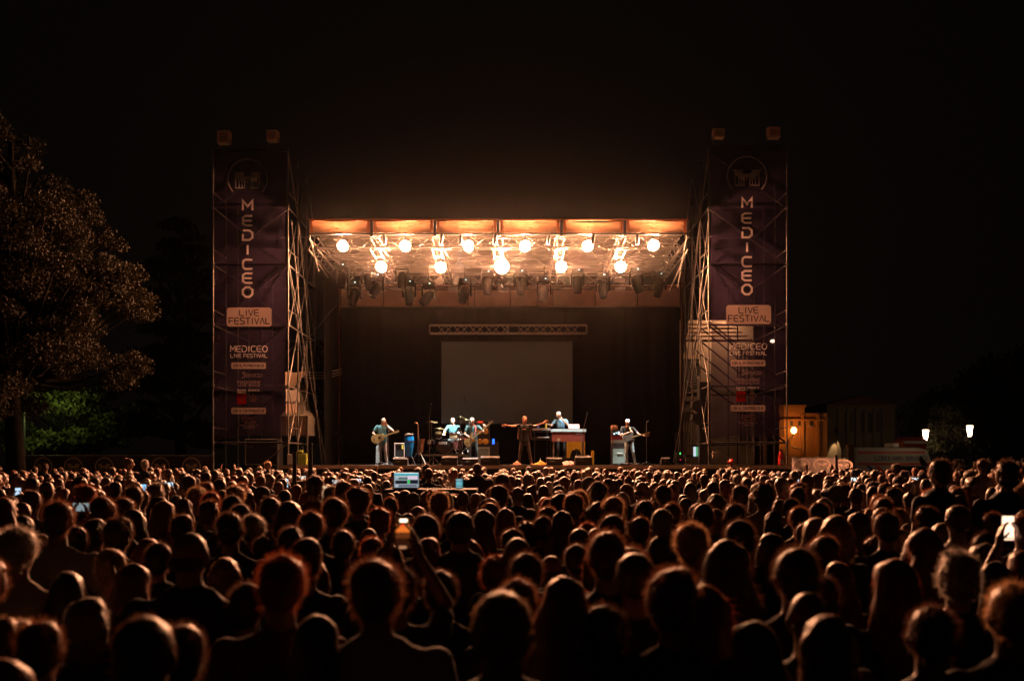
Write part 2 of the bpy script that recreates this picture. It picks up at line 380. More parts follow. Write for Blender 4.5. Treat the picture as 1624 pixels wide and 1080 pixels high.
# ---- blinders: the eleven glowing lamps --------------------------
M_bulb = glow('lamp_glow', WARM, LAMP*.86)
M_bulbbig = glow('lamp_glow_centre', WARM, LAMP*.92)
ordn = ['first','second','third','fourth','fifth','sixth']
def blinder(px, py, D, r, label, big=False):
    p = at(px, py, D); t = thing('stage_lamp', p, label, 'stage light', 'glowing lamps under the stage roof')
    hs = MB().lathe(p, [(r*1.22,-r*.55),(r*1.24,.02),(r*1.1,.2),(r*.6,.30),(r*.2,.31)], (0,1,0), 20, caps=False); hs.lathe(p, [(r*.2,.309),(r*.58,.296),(r*1.07,.198),(r*1.20,.02),(r*1.18,-r*.55)], (0,1,0), 20, caps=False); hs.lathe(p+Vector((0,.3,0)),[(r*.6,0),(r*.6,.02)],(0,1,0),16); hs.build('housing', M_black, t)
    MB().ball(p, r, 16, 0, 10).build('lens', M_bulbbig if big else M_bulb, t)
    k = MB().tube([p+Vector((-r*1.3,.1,0)), p+Vector((-r*1.3,.1,.22)), p+Vector((0,.1,.32)), p+Vector((r*1.3,.1,.22)), p+Vector((r*1.3,.1,0))], .012, 5)
    k.bar(p+Vector((0,.1,.3)), p+Vector((0,.1,.5)), .02); k.build('yoke', M_black, t)
for i, (x, y) in enumerate([(544,391),(643,391),(743,391),(833,391),(932,391),(1036,390)]):
    blinder(x, y, 36.5, .165, '%s glowing lamp from the left in the upper row' % ordn[i])
for i, (x, y) in enumerate([(605,424),(699,425),(796,424),(890,424),(984,424)]):
    blinder(x, y, 37.9, .175 if i != 2 else .23, '%s glowing lamp from the left in the lower row%s' % (ordn[i], ', the largest and brightest' if i == 2 else ''), i == 2)

# ---- moving heads --------------------------------------------------
M_lens = mat('dark_glass', (.02,.02,.03), .08); M_led = glow('blue_led', (.45,.85,1), 3)
mhs = [(543,440,0),(562,468,1),(584,444,-1),(598,456,2),(638,442,0),(649,466,0),(680,470,3),(737,464,1),(773,450,0),(826,450,0),(863,462,1),(916,448,0),(956,456,0),(1009,447,-1),(1046,454,1)]
M_fix = mat('matt_black_fixture', (.003,.003,.003), .8, spec=.15)
for i, (px, py, tw) in enumerate(mhs):
    D = 39.6+.5*(i % 3); p = at(px, py, D)
    t = thing('moving_head_light', p, '%s dark moving spotlight from the left hanging under the roof trusses' % (ordn+['seventh','eighth','ninth','tenth','eleventh','twelfth','thirteenth','fourteenth','fifteenth'])[i], 'spotlight', 'moving spotlights hung under the roof')
    z = p.z
    MB().cbox((p.x,D,z+.46),(.46,.34,.20),bev=.03).build('base', M_fix, t)
    k = MB(); k.cbox((p.x-.25,D,z+.13),(.07,.16,.55),bev=.012); k.cbox((p.x+.25,D,z+.13),(.07,.16,.55),bev=.012); k.cbox((p.x,D,z+.34),(.44,.16,.06)); k.build('yoke', M_fix, t)
    rot = Matrix.Rotation(R(14*tw),3,'Y') @ Matrix.Rotation(R(-18+9*(i % 3)),3,'X'); ax = rot @ Vector((0,0,-1))
    hd = MB().lathe(Vector((p.x,D,z))-ax*.20, [(.07,-.06),(.16,0),(.20,.14),(.205,.34),(.17,.54),(.16,.64)], ax, 16).build('lamp_head', M_fix, t)
    MB().lathe(Vector((p.x,D,z))+ax*.441, [(.145,0),(.14,.01)], ax, 14).build('lens', M_lens, hd)
    MB().cbox((p.x+.05,D-.176,z+.48),(.055,.01,.03)).build('display', M_led, t)
    rod('hanging_clamp', (p.x,D,z+.55), (p.x,D,9.85), .025, M_fix, t)
# small white placards on the rear truss
M_plac = mat('white_plastic', (.8,.78,.72), .5)
for (px, py, lb) in ((797,446,'upper white box fixture behind the central lamp'),(797,459,'lower white box fixture behind the central lamp'),(983,445,'upper white box fixture right of the twelfth spotlight'),(983,459,'lower white box fixture right of the twelfth spotlight'),(718,459,'white box fixture left of the eighth spotlight')):
    p = at(px, py, 42.3); o = MB().cbox(p,(.42,.1,.16),bev=.015).build('box_fixture', M_plac, loc=p); tag(o, lb, 'light fixture', 'white box fixtures on the rear truss')
    rod('bracket', p+Vector((0,.05,0)), p+Vector((0,.4,.5)), .02, M_black, o)

# ---- added lamps, no such source visible: profile spots on the front truss for the band
def band_spot(px, tgt, power, size, colr, lb):
    power *= 12
    p = Vector((X(px,36.05), 35.98, 10.02)); t = thing('added_profile_spotlight', p, lb, 'spotlight', 'added profile spotlights on the front truss')
    ax = (Vector(tgt)-p).normalized()
    MB().lathe(p-ax*.20, [(.04,0),(.07,.05),(.07,.28),(.06,.30),(.06,.38)], ax, 14, caps=True).build('barrel', M_black, t)
    MB().lathe(p+ax*.181, [(.052,0),(.05,.006)], ax, 12).build('lens', mat('lit_lens', (0,0,0), 1, emit=colr, strength=6), t)
    rod('clamp', p, p+Vector((0,.25,.30)), .02, M_black, t)
    ld = bpy.data.lights.new('spot','SPOT'); ld.energy = power; ld.color = colr; ld.spot_size = R(size); ld.spot_blend = .5; ld.shadow_soft_size = .07
    lo = bpy.data.objects.new('spot_beam', ld); col.objects.link(lo); lo.parent = t; lo.location = ax*.20
    lo.rotation_mode = 'QUATERNION'; lo.rotation_quaternion = ax.to_track_quat('-Z','Y')
COOL = (.92,.98,.92)
# ================================================================ TOWERS AND BANNERS
M_bcloth = mat('purple_mesh_banner', (.046,.031,.062), .8, nscale=2.5, namp=.18, trans=.5, clear=.30)
M_print = mat('pink_print', (.98,.84,.78), .75, trans=.9, nscale=8, namp=.12)
M_printdim = mat('faded_print', (.50,.33,.31), .8, trans=.7)
M_dark = mat('dark_print', (.05,.028,.05), .8)
M_redp = mat('red_print', (.8,.03,.035), .7, trans=.7)
M_gold = mat('gold_print', (.45,.22,.10), .7, trans=.3)
M_red = mat('red_paint', (.55,.02,.015), .35)
LEV = [Z(p, 36) for p in (702,612,515,419,328,238)]
M_dsteel = mat('silhouette_steel', (.022,.018,.017), .6, .3)  # backlit silhouette put into the colour of rods behind the banners
def tower(x0, x1, inner, label):
    y0, y3 = 36.08, 41.0; ys = [y0+(y3-y0)*i/3 for i in range(4)]
    t = thing('scaffold_tower', ((x0+x1)/2, y0, 0), label, 'scaffold tower')
    top = LEV[-1]+.05
    for x in (x0, x1):
        for i, y in enumerate(ys): rod('upright', (x,y,0), (x,y,top if i < 2 else top-1.2*(i-1)), .028, M_steel, t)
    for y in (ys[1], ys[2]): rod('upright', ((x0+x1)/2,y,0), ((x0+x1)/2,y,9), .026, M_dsteel, t)
    for k, z in enumerate(LEV):
        rod('ledger', (x0,y0+.03,z), (x1,y0+.03,z), .034, M_dsteel, t)
        if k < 5:
            rod('ledger', (x0,y3,z), (x1,y3,z), .026, M_dsteel, t)
            for x in (x0, x1):
                for i in range(3): rod('ledger', (x,ys[i],z), (x,ys[i+1],z), .026, M_steel, t)
                rod('guard_rail', (x,y0,z+.55), (x,ys[1],z+.55), .02, M_steel, t)
    s = 1 if inner > 0 else -1     # inner side faces the stage
    a, b = (x0, x1) if s > 0 else (x1, x0)
    for k in range(5):
        rod('brace', (a,y0+.09,LEV[k]) , (b,y0+.09,LEV[k+1]), .034, M_dsteel, t)
    rod('brace', (a,y0+.06,.5), (b,y0+.06,LEV[0]), .024, M_steel, t)
    if s > 0:
        rod('brace', (a,ys[2],LEV[1]), (b,ys[2],LEV[2]), .03, M_dsteel, t); rod('brace', (b,ys[1],LEV[2]), (a,ys[1],LEV[3]), .03, M_dsteel, t)
    else:
        for q in range(5): rod('brace', (b,ys[1]-.1+.3*q,LEV[2]+.5-.42*q+.1), (a,ys[1]-.1+.3*q,LEV[1]-.42*q+.5), .03, M_dsteel, t)
    for k in range(5):          # side braces seen beside the banner
        for i in range(3):
            if (i+k) % 2: rod('brace', (b,ys[i],LEV[k]), (b,ys[i+1],LEV[k+1]), .02, M_steel, t)
            else: rod('brace', (b,ys[i+1],LEV[k]), (b,ys[i],LEV[k+1]), .02, M_steel, t)
        if k in (1,3): rod('brace', (b+.04*s,ys[0],LEV[k-1]), (b+.04*s,ys[2],LEV[k+1]), .02, M_steel, t)
    for x in (x0, x1):
        for z in LEV[:5]: MB().lathe((x,y0,z-.06),[(.045,0),(.05,.03),(.05,.09),(.045,.12)],n=8).build('coupler', M_steel, t)
        for y in ys: MB().box((x-.09,y-.09,0.003),(x+.09,y+.09,.03)).build('base_plate', M_steel, t)
    rod('brace', (b,ys[1],LEV[4]), (b-.3*s+.9*s,ys[2],DZ), .022, M_steel, t)
    rod('brace', (b+.02,ys[0],LEV[3]), (b+.75*s,ys[2],DZ+.1), .022, M_steel, t)
    rod('brace', (b+.05,ys[0]+.3,LEV[4]-.4), (b+.35*s,ys[1],LEV[1]), .022, M_steel, t)
    return t
TLx0, TLx1 = X(337,36), X(457,36.08); TRx0, TRx1 = X(1124,36.08), X(1249,36)
tl = tower(TLx0, TLx1, 1, 'tall galvanised scaffold tower behind the left festival banner')
trw = tower(TRx0, TRx1, -1, 'tall galvanised scaffold tower behind the right festival banner')
def banner(cpx, dy, px0, px1, pytop, pybot, label):
    D = 36.0; x0, x1, z1, z0 = X(px0,D), X(px1,D), Z(pytop,D), Z(pybot,D)
    b = thing('festival_banner', ((x0+x1)/2, D, z0), label, 'banner')
    nu, nv = 26, 90; vs = []; k = MB(); sd = cpx*.01
    for v in range(nv+1):
        for u in range(nu+1):
            s = u/nu; t = v/nv; x = x0+(x1-x0)*s; z = z0+(z1-z0)*t
            y = D+.012*noise.noise(Vector((x*1.4,z*.5,sd)))+.010*noise.noise(Vector((x*3+z*2,z*1.6-x,sd+3)))
            sl = .03*math.sin(s*math.pi)*(abs(math.sin(t*math.pi*5)))+.022*abs(noise.noise(Vector((x*2.2-z*1.8,z*.9+x,sd+7))))+.02*abs(noise.noise(Vector((x*1.2+z*3.1,z*.4,sd+9))))
            vs.append((x+(.02*math.sin(z*1.3+sd) if u in (0,nu) else 0), y+sl, z+(.05*math.sin(s*7+sd) if v == 0 else 0)))
    k.add(vs, [(v*(nu+1)+u, v*(nu+1)+u+1, (v+1)*(nu+1)+u+1, (v+1)*(nu+1)+u) for v in range(nv) for u in range(nu)], 0, True)
    k.build('cloth', M_bcloth, b)
    fy = D-.026
    def px(p): return X(cpx+p-393, D)
    def pz(p): return Z(p+dy, D)
    m = MB(); emblem(m, px(393), pz(284), X(CX+31,D), fy, .052); m.build('emblem', M_print, b)
    for i, c in enumerate('MEDICEO'):
        yb = [334,358,381,404,427,449,471][i]; m = MB(); wd = 15 if c != 'I' else 4
        lettering(m, c, px(393-wd/2), pz(yb), X(CX+wd,D), X(CX+15,D), fy, .075, gap=0); m.build('letter', M_print, b)
    # plate: LIVE FESTIVAL
    m = MB(); rrect(m, px(360), px(431), pz(518), pz(488), fy, .1); pl = m.build('plate', M_print, b)
    m = MB(); lettering(m, 'LIVE', px(380), pz(501), X(CX+31,D), X(CX+9.5,D), fy-.004, .035); lettering(m, 'FESTIVAL', px(363.5), pz(514), X(CX+65,D), X(CX+9.5,D), fy-.004, .035); m.build('lettering', M_dark, pl)
    m = MB(); lettering(m, 'MEDICEO', px(366), pz(558), X(CX+58,D), X(CX+9,D), fy, .035); m.build('lettering', M_print, b)
    m = MB(); lettering(m, 'LIVE FESTIVAL', px(366), pz(567), X(CX+58,D), X(CX+5.5,D), fy, .024); m.build('lettering', M_print, b)
    for (pt, pb, s) in ((575,585,'CON IL PATROCINIO DI'), (646.5,656.5,'CON IL CONTRIBUTO DI')):
        m = MB(); rrect(m, px(367), px(422), pz(pb), pz(pt), fy, .05); pl = m.build('plate', M_print, b)
        m = MB(); lettering(m, s, px(370), pz(pb-3), X(CX+49,D), X(CX+4,D), fy-.004, .018); m.build('lettering', M_dark, pl)
    m = MB(); m.ribbon([(.12,.16),(.04,.2),(0,.15),(.10,.08),(.06,0),(-.04,.02)], .03, (px(385),fy,pz(599)), (1,0,0), (0,0,1), (0,-1,0), 0)
    lettering(m, 'ERAVEZZA', px(391), pz(598), X(CX+26,D), X(CX+5,D), fy, .015); m.build('lettering', M_printdim, b)
    m = MB(); lettering(m, 'FONDAZIONE', px(377), pz(608.5), X(CX+36,D), X(CX+4.2,D), fy, .02); lettering(m, 'TERRE MEDICEE', px(377), pz(613), X(CX+36,D), X(CX+2.6,D), fy, .012); m.build('lettering', M_printdim, b)
    m = MB(); lettering(m, 'REGIONE', px(376.5), pz(620), X(CX+14,D), X(CX+2.2,D), fy, .012); lettering(m, 'TOSCANA', px(376.5), pz(623.5), X(CX+14,D), X(CX+2.2,D), fy, .012)
    lettering(m, 'COMUNE DI', px(394), pz(620), X(CX+18,D), X(CX+2.4,D), fy, .014); m.build('lettering', M_print, b)
    m = MB(); m.box((px(376),fy-.002,pz(641)),(px(390.5),fy+.002,pz(625))); sq = m.build('red_crest', M_redp, b)
    m = MB(); q = (px(383),fy-.006,pz(633.5)); m.ribbon([(-.12,.02),(-.05,.09),(0,.0),(.06,.1),(.11,.04),(.04,-.02),(.09,-.1)], .03, q,(1,0,0),(0,0,1),(0,-1,0),0); m.ribbon([(0,-.01),(-.07,-.09)], .03, q,(1,0,0),(0,0,1),(0,-1,0),0); m.build('crest_figure', M_print, sq)
    m = MB(); q = (px(401.5),fy-.002,pz(632))
    for r_, w_ in ((.105,.028),): m.ribbon([(r_*math.cos(R(a)), r_*1.05*math.sin(R(a))) for a in range(0,360,15)], w_, q,(1,0,0),(0,0,1),(0,-1,0),0,0,True)
    m.box((q[0]-.03,fy-.003,q[2]-.06),(q[0]+.03,fy-.001,q[2]+.06)); m.build('ring_crest', M_gold, b)
    m = MB()
    for i in range(4):
        for j in range(5):
            if (i*3+j*2) % 7 != 0: a0 = px(383.5)+j*.105; m.box((a0,fy-.002,pz(671)+i*.057),(a0+.088,fy,pz(671)+i*.057+.038))
    lettering(m, 'BANCA VERSILIA', px(380), pz(675.5), X(CX+30,D), X(CX+2.4,D), fy, .012); lettering(m, 'LUNIGIANA', px(386), pz(679), X(CX+18,D), X(CX+2,D), fy, .012)
    m.build('sponsor_mark', M_printdim, b)
    return b
banner(393, 0, 339, 453, 237, 693, 'tall purple festival banner with MEDICEO lettering on the left scaffold tower')
banner(1184.5, -4, 1127.5, 1244, 230, 693, 'tall purple festival banner with a building glowing through it on the right tower')
def floodbox(px, py, w_, h_, label, lit):
    D = 36.3; p = at(px, py, D); t = thing('floodlight', (p.x,D,LEV[-1]+.06), label, 'floodlight', 'floodlights on top of the scaffold towers')
    W = X(CX+w_, D); Hh = X(CX+h_, D)
    MB().cbox(p, (W,.32,Hh), bev=.02).build('housing', mat('flood_housing', (.85,.62,.45), .5, nscale=5, namp=.3), t)
    MB().cbox(p+Vector((0,-.165,0)), (W*.82,.012,Hh*.72)).build('glass', mat('flood_glass_lit' if lit else 'flood_glass', (.7,.5,.36), .3, .0), t)
    for k in range(3): MB().cbox(p+Vector((0,-.176,(-.22+.2*k)*Hh)), (W*.6,.008,.015)).build('grille_bar', M_black, t)
    MB().box((p.x-W*.5,D-.03,LEV[-1]+.05),(p.x-W*.5+.03,D+.03,p.z)).box((p.x+W*.5-.03,D-.03,LEV[-1]+.05),(p.x+W*.5,D+.03,p.z)).build('bracket', M_steel, t)
floodbox(356,219,20,20,'leftmost boxy floodlight above the left banner',0)
floodbox(433,217,18,17,'floodlight at the stage side of the left banner top',1)
floodbox(1139,213,18,14,'floodlight at the stage side of the right banner top',1)
floodbox(1226,212,20,17,'rightmost boxy floodlight above the right banner',0)

# ================================================================ LEFT WING
D = 38.5
aw = thing('canvas_gazebo', (X(478,D+2),D+2,0), 'pale canvas gazebo with a pointed roof behind the left scaffold', 'gazebo')
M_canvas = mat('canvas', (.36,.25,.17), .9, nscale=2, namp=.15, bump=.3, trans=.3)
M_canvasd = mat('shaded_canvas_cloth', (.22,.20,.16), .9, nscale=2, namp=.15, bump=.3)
gx0, gx1, ga, gb = X(445,D), X(511,D+3), D, D+4.2; zt = Z(661,D+1); ap = Vector(((gx0+gx1)/2-.3,(ga+gb)/2, Z(588,D+2)))
c4 = [Vector((gx0,ga,zt)), Vector((gx1,ga,zt)), Vector((gx1,gb,zt)), Vector((gx0,gb,zt))]
for i in range(4):
    k = MB(); n = 6; a, b = c4[i], c4[(i+1) % 4]; vs = []
    for v in range(n+1):
        t_ = v/n; f = t_**.75
        for u in range(n+1): s_ = u/n; vs.append(a.lerp(b,s_).lerp(ap, t_) - Vector((0,0,.35*math.sin(math.pi*t_))))
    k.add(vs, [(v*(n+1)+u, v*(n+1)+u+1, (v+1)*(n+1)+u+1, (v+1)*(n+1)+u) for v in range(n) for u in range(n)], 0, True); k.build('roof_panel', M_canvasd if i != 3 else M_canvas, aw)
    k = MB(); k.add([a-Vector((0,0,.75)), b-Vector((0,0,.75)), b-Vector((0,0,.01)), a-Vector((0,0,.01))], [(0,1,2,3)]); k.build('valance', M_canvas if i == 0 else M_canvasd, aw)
    rod('pole', (a.x,a.y,0), (a.x,a.y,zt), .04, M_steel, aw)
sg = thing('hung_canvas', (X(470,37.2),37.2,Z(655,37.2)), 'crumpled cream canvas sheet tied to the left scaffold side', 'canvas sheet')
for (a, b, c, d) in ((452,487,590,616),(453,475,618,637),(453,474,640,656)):
    k = MB(); n = 8; vs = []
    for v in range(n+1):
        for u in range(n+1):
            s_ = u/n; t_ = v/n; q = at(a+(b-a)*s_*(1 if c != 590 else .35+.65*t_), d+(c-d)*t_, 37.2+1.2*s_); vs.append(q+Vector((0,.05*math.sin(s_*8+t_*3),.02*math.sin(s_*11))))
    k.add(vs, [(v*(n+1)+u, v*(n+1)+u+1, (v+1)*(n+1)+u+1, (v+1)*(n+1)+u) for v in range(n) for u in range(n)], 0, True); k.build('sheet', M_canvas if c != 618 else mat('grey_canvas',(.3,.26,.22),.9,nscale=3,namp=.1), sg)
def rail(px0, px1, pyt, D, label, n=8):
    t = thing('stage_railing', (X(px0,D),D,DZ), label, 'railing', 'stage railings')
    z = Z(pyt, D); rod('top_rail', (X(px0,D),D,z), (X(px1,D),D,z), .022, M_steel, t); rod('bottom_rail', (X(px0,D),D,DZ+.12), (X(px1,D),D,DZ+.12), .018, M_steel, t)
    for k in range(n+1): x = X(px0+(px1-px0)*k/n, D); rod('baluster', (x,D,DZ if k in (0,n) else DZ+.12), (x,D,z), .018 if k in (0,n) else .011, M_steel, t)
rail(512, 543, 689, 42.0, 'steel stage railing at the left beside the backdrop'); rail(1071, 1094, 687, 42.0, 'steel stage railing at the right in front of the pale wall', 5)
for k, (pz_, dip) in enumerate(((585,4),(589,5),(593,5))):
    c = MB().tube([at(478+64*j/8, pz_+4-4*j/8+dip*math.sin(math.pi*j/8), 41.5) for j in range(9)], .022, 5)
    tag(c.build('cable_loom', mat('pale_cable', (.55,.45,.36), .5)), ('top','middle','lowest')[k]+' of three pale cables slung from scaffold to backdrop', 'cable', 'cables slung beside the backdrop')
# under-banner equipment (left)
rk = thing('equipment_case', (X(396,36.6),36.6,0), 'dark rectangular flight case with pale frame under the left banner', 'flight case')
a, b, z0_, z1_ = X(389,36.6), X(441,36.6), Z(737,36.6), Z(697,36.6)
MB().box((a+.05,36.62,.02),(b-.05,37.6,z1_-.05)).build('case_body', M_black, rk)
for (p, q) in (((a,z0_),(a,z1_)),((b,z0_),(b,z1_)),((a,z0_),(b,z0_)),((a,z1_),(b,z1_))): rod('case_frame', (p[0],36.6,p[1]), (q[0],36.6,q[1]), .026, M_steel, rk)
for x in (X(397,36.6), X(433,36.6)): MB().cbox((x,36.6,Z(708,36.6)),(.2,.03,.05)).build('latch', M_steel, rk)
o = MB().cbox((X(460.5,35.9),35.9,Z(728,35.9)),(.18,.18,.36),bev=.01).build('white_box', M_white, loc=(X(460.5,35.9),35.9,DZ)); tag(o, 'narrow white box on the stage beside the left scaffold foot', 'box')
M_lime = mat('lime_fabric', (.30,.36,.04), .8, nscale=5, namp=.25)
k = MB().cbox((X(480,36.3),36.3,Z(728,36.3)),(.33,.25,.42),bev=.04); k.cbox((X(476,36.2),36.2,Z(716,36.3)),(.2,.2,.1),bev=.03); o = k.build('work_bag', M_lime, loc=(X(480,36.3),36.3,DZ)); tag(o, 'lime green work bag on the stage behind the left scaffold', 'bag')
MB().tube([(X(478,36.3)-.05,36.3,Z(712,36.3)),(X(479,36.3),36.3,Z(708,36.3)),(X(480,36.3)+.05,36.3,Z(713,36.3))],.012,5).build('bag_handle', M_black, o)
# right wing clutter
ls = thing('speaker_stack', (X(1118,37),37.6,DZ), 'tall black side speaker stack with two angled cabinets', 'speaker stack')
for k in range(4): MB().cbox((X(1116,37.6),37.6,DZ+.42+.78*k),(.42,.5,.74),bev=.02).build('cabinet', M_black, ls)
for py in (643,663):
    p = at(1101,py,37.4); pts = [(0,-.10),(.36,-.30),(.36,.22),(.04,.10)]
    MB().prism(pts, (p.x-.14,37.1,p.z+.02), (1,0,0),(0,0,1),(0,1,0), .5).build('wedge_cabinet', M_black, ls)
sc_ = thing('monitor_desk', (X(1102,38),38,DZ), 'side-stage monitor desk with a bright white and green screen', 'mixing desk')
MB().cbox((X(1102,38),38,DZ+.35),(.8,.5,.1)).build('desk_top', M_black, sc_)
for s in (-.35,.35): rod('leg',(X(1102,38)+s,38,DZ),(X(1102,38)+s,38,DZ+.3),.02,M_steel,sc_)
p = at(1103.5,716,37.7); fr = MB().cbox(p+Vector((0,.02,0)),(.22,.02,.42)).build('display', M_black, sc_)
MB().cbox(p+Vector((-.04,.006,0)),(.10,.004,.36)).build('bright_column', glow('screen_white',(.75,.9,1),.8), fr); MB().cbox(p+Vector((.055,.006,0)),(.06,.004,.36)).build('green_column', glow('screen_green',(.2,1,.4),.5), fr)
for (px,py,c_,lb) in ((1079,719,(.1,1,.2),'small green indicator light on the side-stage rack'),(1079.5,729,(1,.03,.1),'small red indicator light on the side-stage rack')):
    p = at(px,py,38.2); o = MB().cbox((p.x,38.4,DZ+.28 if 'green' in lb else DZ+.09),(.3,.3,.36 if 'green' in lb else .17),bev=.01).build('rack_unit', M_black, loc=(p.x,38.4,DZ)); tag(o, lb.replace('small','black rack unit with a').replace(' on the side-stage rack',' beside the side-stage desk'), 'rack unit')
    MB().cbox((p.x,38.235,p.z),(.04,.02,.08 if 'green' in lb else .03)).build('indicator', glow('led'+lb[6:11], c_, 1.2), o)
o = MB().cbox((X(1134,36.8),36.8,Z(721,36.8)),(.2,.12,.22),bev=.01).build('junction_box', mat('beige_plastic',(.45,.36,.28),.6), loc=(X(1134,36.8),36.8,Z(726,36.8))); tag(o,'beige junction box on the right scaffold foot','junction box')
rod('bracket',(X(1134,36.8),36.86,Z(721,36.8)),(X(1126,36.4),36.4,Z(721,36.8)),.012,M_steel,o)
fe = thing('fire_extinguisher', (X(1238.5,36.2),35.85,DZ), 'red fire extinguisher hung at the right scaffold corner', 'fire extinguisher')
p = at(1238.5,733,35.85); MB().lathe((p.x,35.85,Z(739,35.85)),[(.085,0),(.1,.02),(.1,.42),(.06,.5),(.03,.54)],n=16).build('cylinder',M_red,fe)
MB().cbox((p.x,35.745,p.z+.02),(.11,.01,.16)).build('paper_label',M_white,fe); MB().cbox((p.x+.02,35.85,Z(739,35.85)+.58),(.12,.03,.05)).build('valve',M_black,fe); MB().tube([(p.x+.03,35.8,Z(739,35.85)+.57),(p.x+.12,35.8,Z(739,35.85)+.4),(p.x+.11,35.8,Z(739,35.85)+.1)],.012,5).build('hose',M_black,fe)
for q,(px,w_) in enumerate(((1186,.05),(1196,.05),(1206,.05),(1213,.14),(1228,.05))):
    x = X(px,37); o = MB().box((x-w_/2,37,DZ-.05),(x+w_/2,37.05,Z(690,37))).build('steel_post', M_steel, loc=(x,37,DZ)); tag(o, ordn[q]+' upright steel post from the left under the right banner','post','posts under the right banner')
    MB().box((x-.09,36.95,DZ-.06),(x+.09,37.1,DZ+.003)).build('foot', M_steel, o)

# ================================================================ BUILDINGS
M_plaster = mat('pale_plaster', (.62,.42,.28), .85, nscale=.9, namp=.12, bump=.25)
M_trim = mat('stone_trim', (.40,.29,.21), .8, nscale=3, namp=.15, bump=.3)
M_shut = mat('shutter_paint', (.045,.045,.04), .5); M_slat = mat('shutter_slat', (.30,.26,.22), .5)
VD = 48.0; vx0, vx1, vz = X(1040,VD), X(1196,VD), Z(508,VD)
vb = thing('villa', ((vx0+vx1)/2,VD,0), 'pale plastered building with a louvred window behind the right of the stage', 'building')
wx0, wx1, wz0, wz1 = X(1080,VD), X(1111,VD), Z(629,VD), Z(569,VD)
for i, (a,b,c,d) in enumerate(((vx0,wx0,0,vz),(wx1,vx1,0,vz),(wx0,wx1,0,wz0),(wx0,wx1,wz1,vz))): MB().box((a,VD,c),(b,VD+.3,d)).build('wall', M_plaster, vb)
MB().box((vx0,VD+.31,0),(vx1,VD+6,vz-.02)).build('wall_core', M_plaster, vb)
MB().box((wx0-.12,VD-.14,wz0-.22),(wx1+.12,VD-.003,wz0-.02)).box((wx0-.3,VD-.10,wz0-.75),(wx1+.1,VD-.003,wz0-.24)).build('window_sill', M_trim, vb)
wn = MB().box((wx0,VD+.10,wz0),(wx1,VD+.14,wz1)).build('window', M_shut, vb)
for (a,b) in ((wx0,wx0+.10),(wx1-.10,wx1),((wx0+wx1)/2-.03,(wx0+wx1)/2+.03)): MB().box((a,VD+.02,wz0),(b,VD+.098,wz1)).build('shutter_stile', M_shut, wn)
for k in range(14):
    z = wz0+.06+(wz1-wz0-.12)*k/14; MB().cbox(((wx0+wx1)/2,VD+.055,z+.04),(wx1-wx0-.22,.07,.03),rot=Matrix.Rotation(R(35),3,'X')).build('slat', M_slat, wn)
for k in range(5): z = Z(536-6*k,VD-.2); MB().box((vx0,VD-.10-.04*k,z-.05),(vx1-.2-.25*k,VD-.003,z+.05)).build('cornice_band', M_plaster, vb)
for x in (X(1175,VD),X(1181,VD),X(1188,VD)): MB().box((x-.06,VD-.08,3),(x+.02,VD-.004,vz-1.3)).build('down_pipe', M_shut, vb)
for z in (Z(650,VD),Z(672,VD),Z(695,VD)): MB().box((vx0,VD-.004,z),(vx1,VD-.001,z+.03)).build('stone_course', M_trim, vb)
for lx,pw in ((1136,1),):     # wall lamp lighting the building, seen through the banner
    p = at(1226,541,37.9); t = thing('scaffold_lamp', p, 'bright round lamp on the right scaffold seen through the banner', 'lamp')
    MB().ball(p,(.10,.08,.055),14).build('lens', glow('scaf_lamp',(1,.62,.36),14), t)
    MB().lathe(p+Vector((0,.06,0)),[(.12,0),(.12,.12),(.06,.2)],(0,1,0),14).build('housing', M_black, t); rod('bracket',p+Vector((0,.2,0)),(TRx1,37.9,p.z),.02,M_steel,t)
    wl = Vector((X(1150,VD),VD-1.1,Z(498,VD))); t = thing('wall_floodlight', wl, 'warm floodlight on an arm at the top of the louvred building', 'floodlight')
    MB().cbox(wl,(.4,.2,.25),bev=.02).build('housing', M_black, t); rod('arm',wl,(wl.x,VD,wl.z+.1),.03,M_black,t)
    ld = bpy.data.lights.new('area','AREA'); ld.energy = 95; ld.color = (1,.58,.34); ld.shape = 'RECTANGLE'; ld.size=.36; ld.size_y=.18
    lo = bpy.data.objects.new('flood_beam', ld); col.objects.link(lo); lo.parent = t; lo.location = (0,.02,-.14); lo.rotation_euler = (R(38),0,0)

# ochre building with sodium wall lamp
M_ochre = mat('ochre_plaster', (.50,.22,.07), .85, nscale=.8, namp=.15, bump=.3)
OD = 62.0
ob = thing('ochre_building', (X(1280,OD),OD,0), 'ochre building corner with pilasters and round bay lit by a sodium lamp', 'building')
ox0, ox1, oz = X(1236,OD), X(1312,OD), Z(655,OD)
MB().box((ox0,OD,0),(ox1,OD+10,oz)).build('wall', M_ochre, ob)
MB().box((ox0-.1,OD-.25,oz+.002),(X(1274,OD),OD+3,oz+.35)).box((ox0-.1,OD-.35,oz+.352),(X(1276,OD),OD+3,oz+.5)).build('cornice', M_ochre, ob)
for px in (1272,1296): MB().box((X(px,OD)-.09,OD-.14,0.2),(X(px,OD)+.09,OD-.003,oz-.1)).build('pilaster', M_ochre, ob)
MB().box((ox0,OD-.18,oz-.5),(ox1,OD-.003,oz-.38)).build('string_course', M_ochre, ob)
for (a,b) in ((1253,1257),(1266,1269),(1284,1288)):
    f = MB().box((X(a,OD),OD-.06,Z(675,OD)),(X(b,OD),OD-.003,Z(663,OD))).build('window', M_shut, ob); MB().box((X(a,OD)-.05,OD-.12,Z(675,OD)-.08),(X(b,OD)+.05,OD-.004,Z(675,OD)-.003)).build('sill', M_trim, f)
MB().tube([(X(1254+3*k,OD),OD-.4,Z(709+.6*k,OD)) for k in range(6)],.06,6).build('lean_to_edge', M_trim, ob)
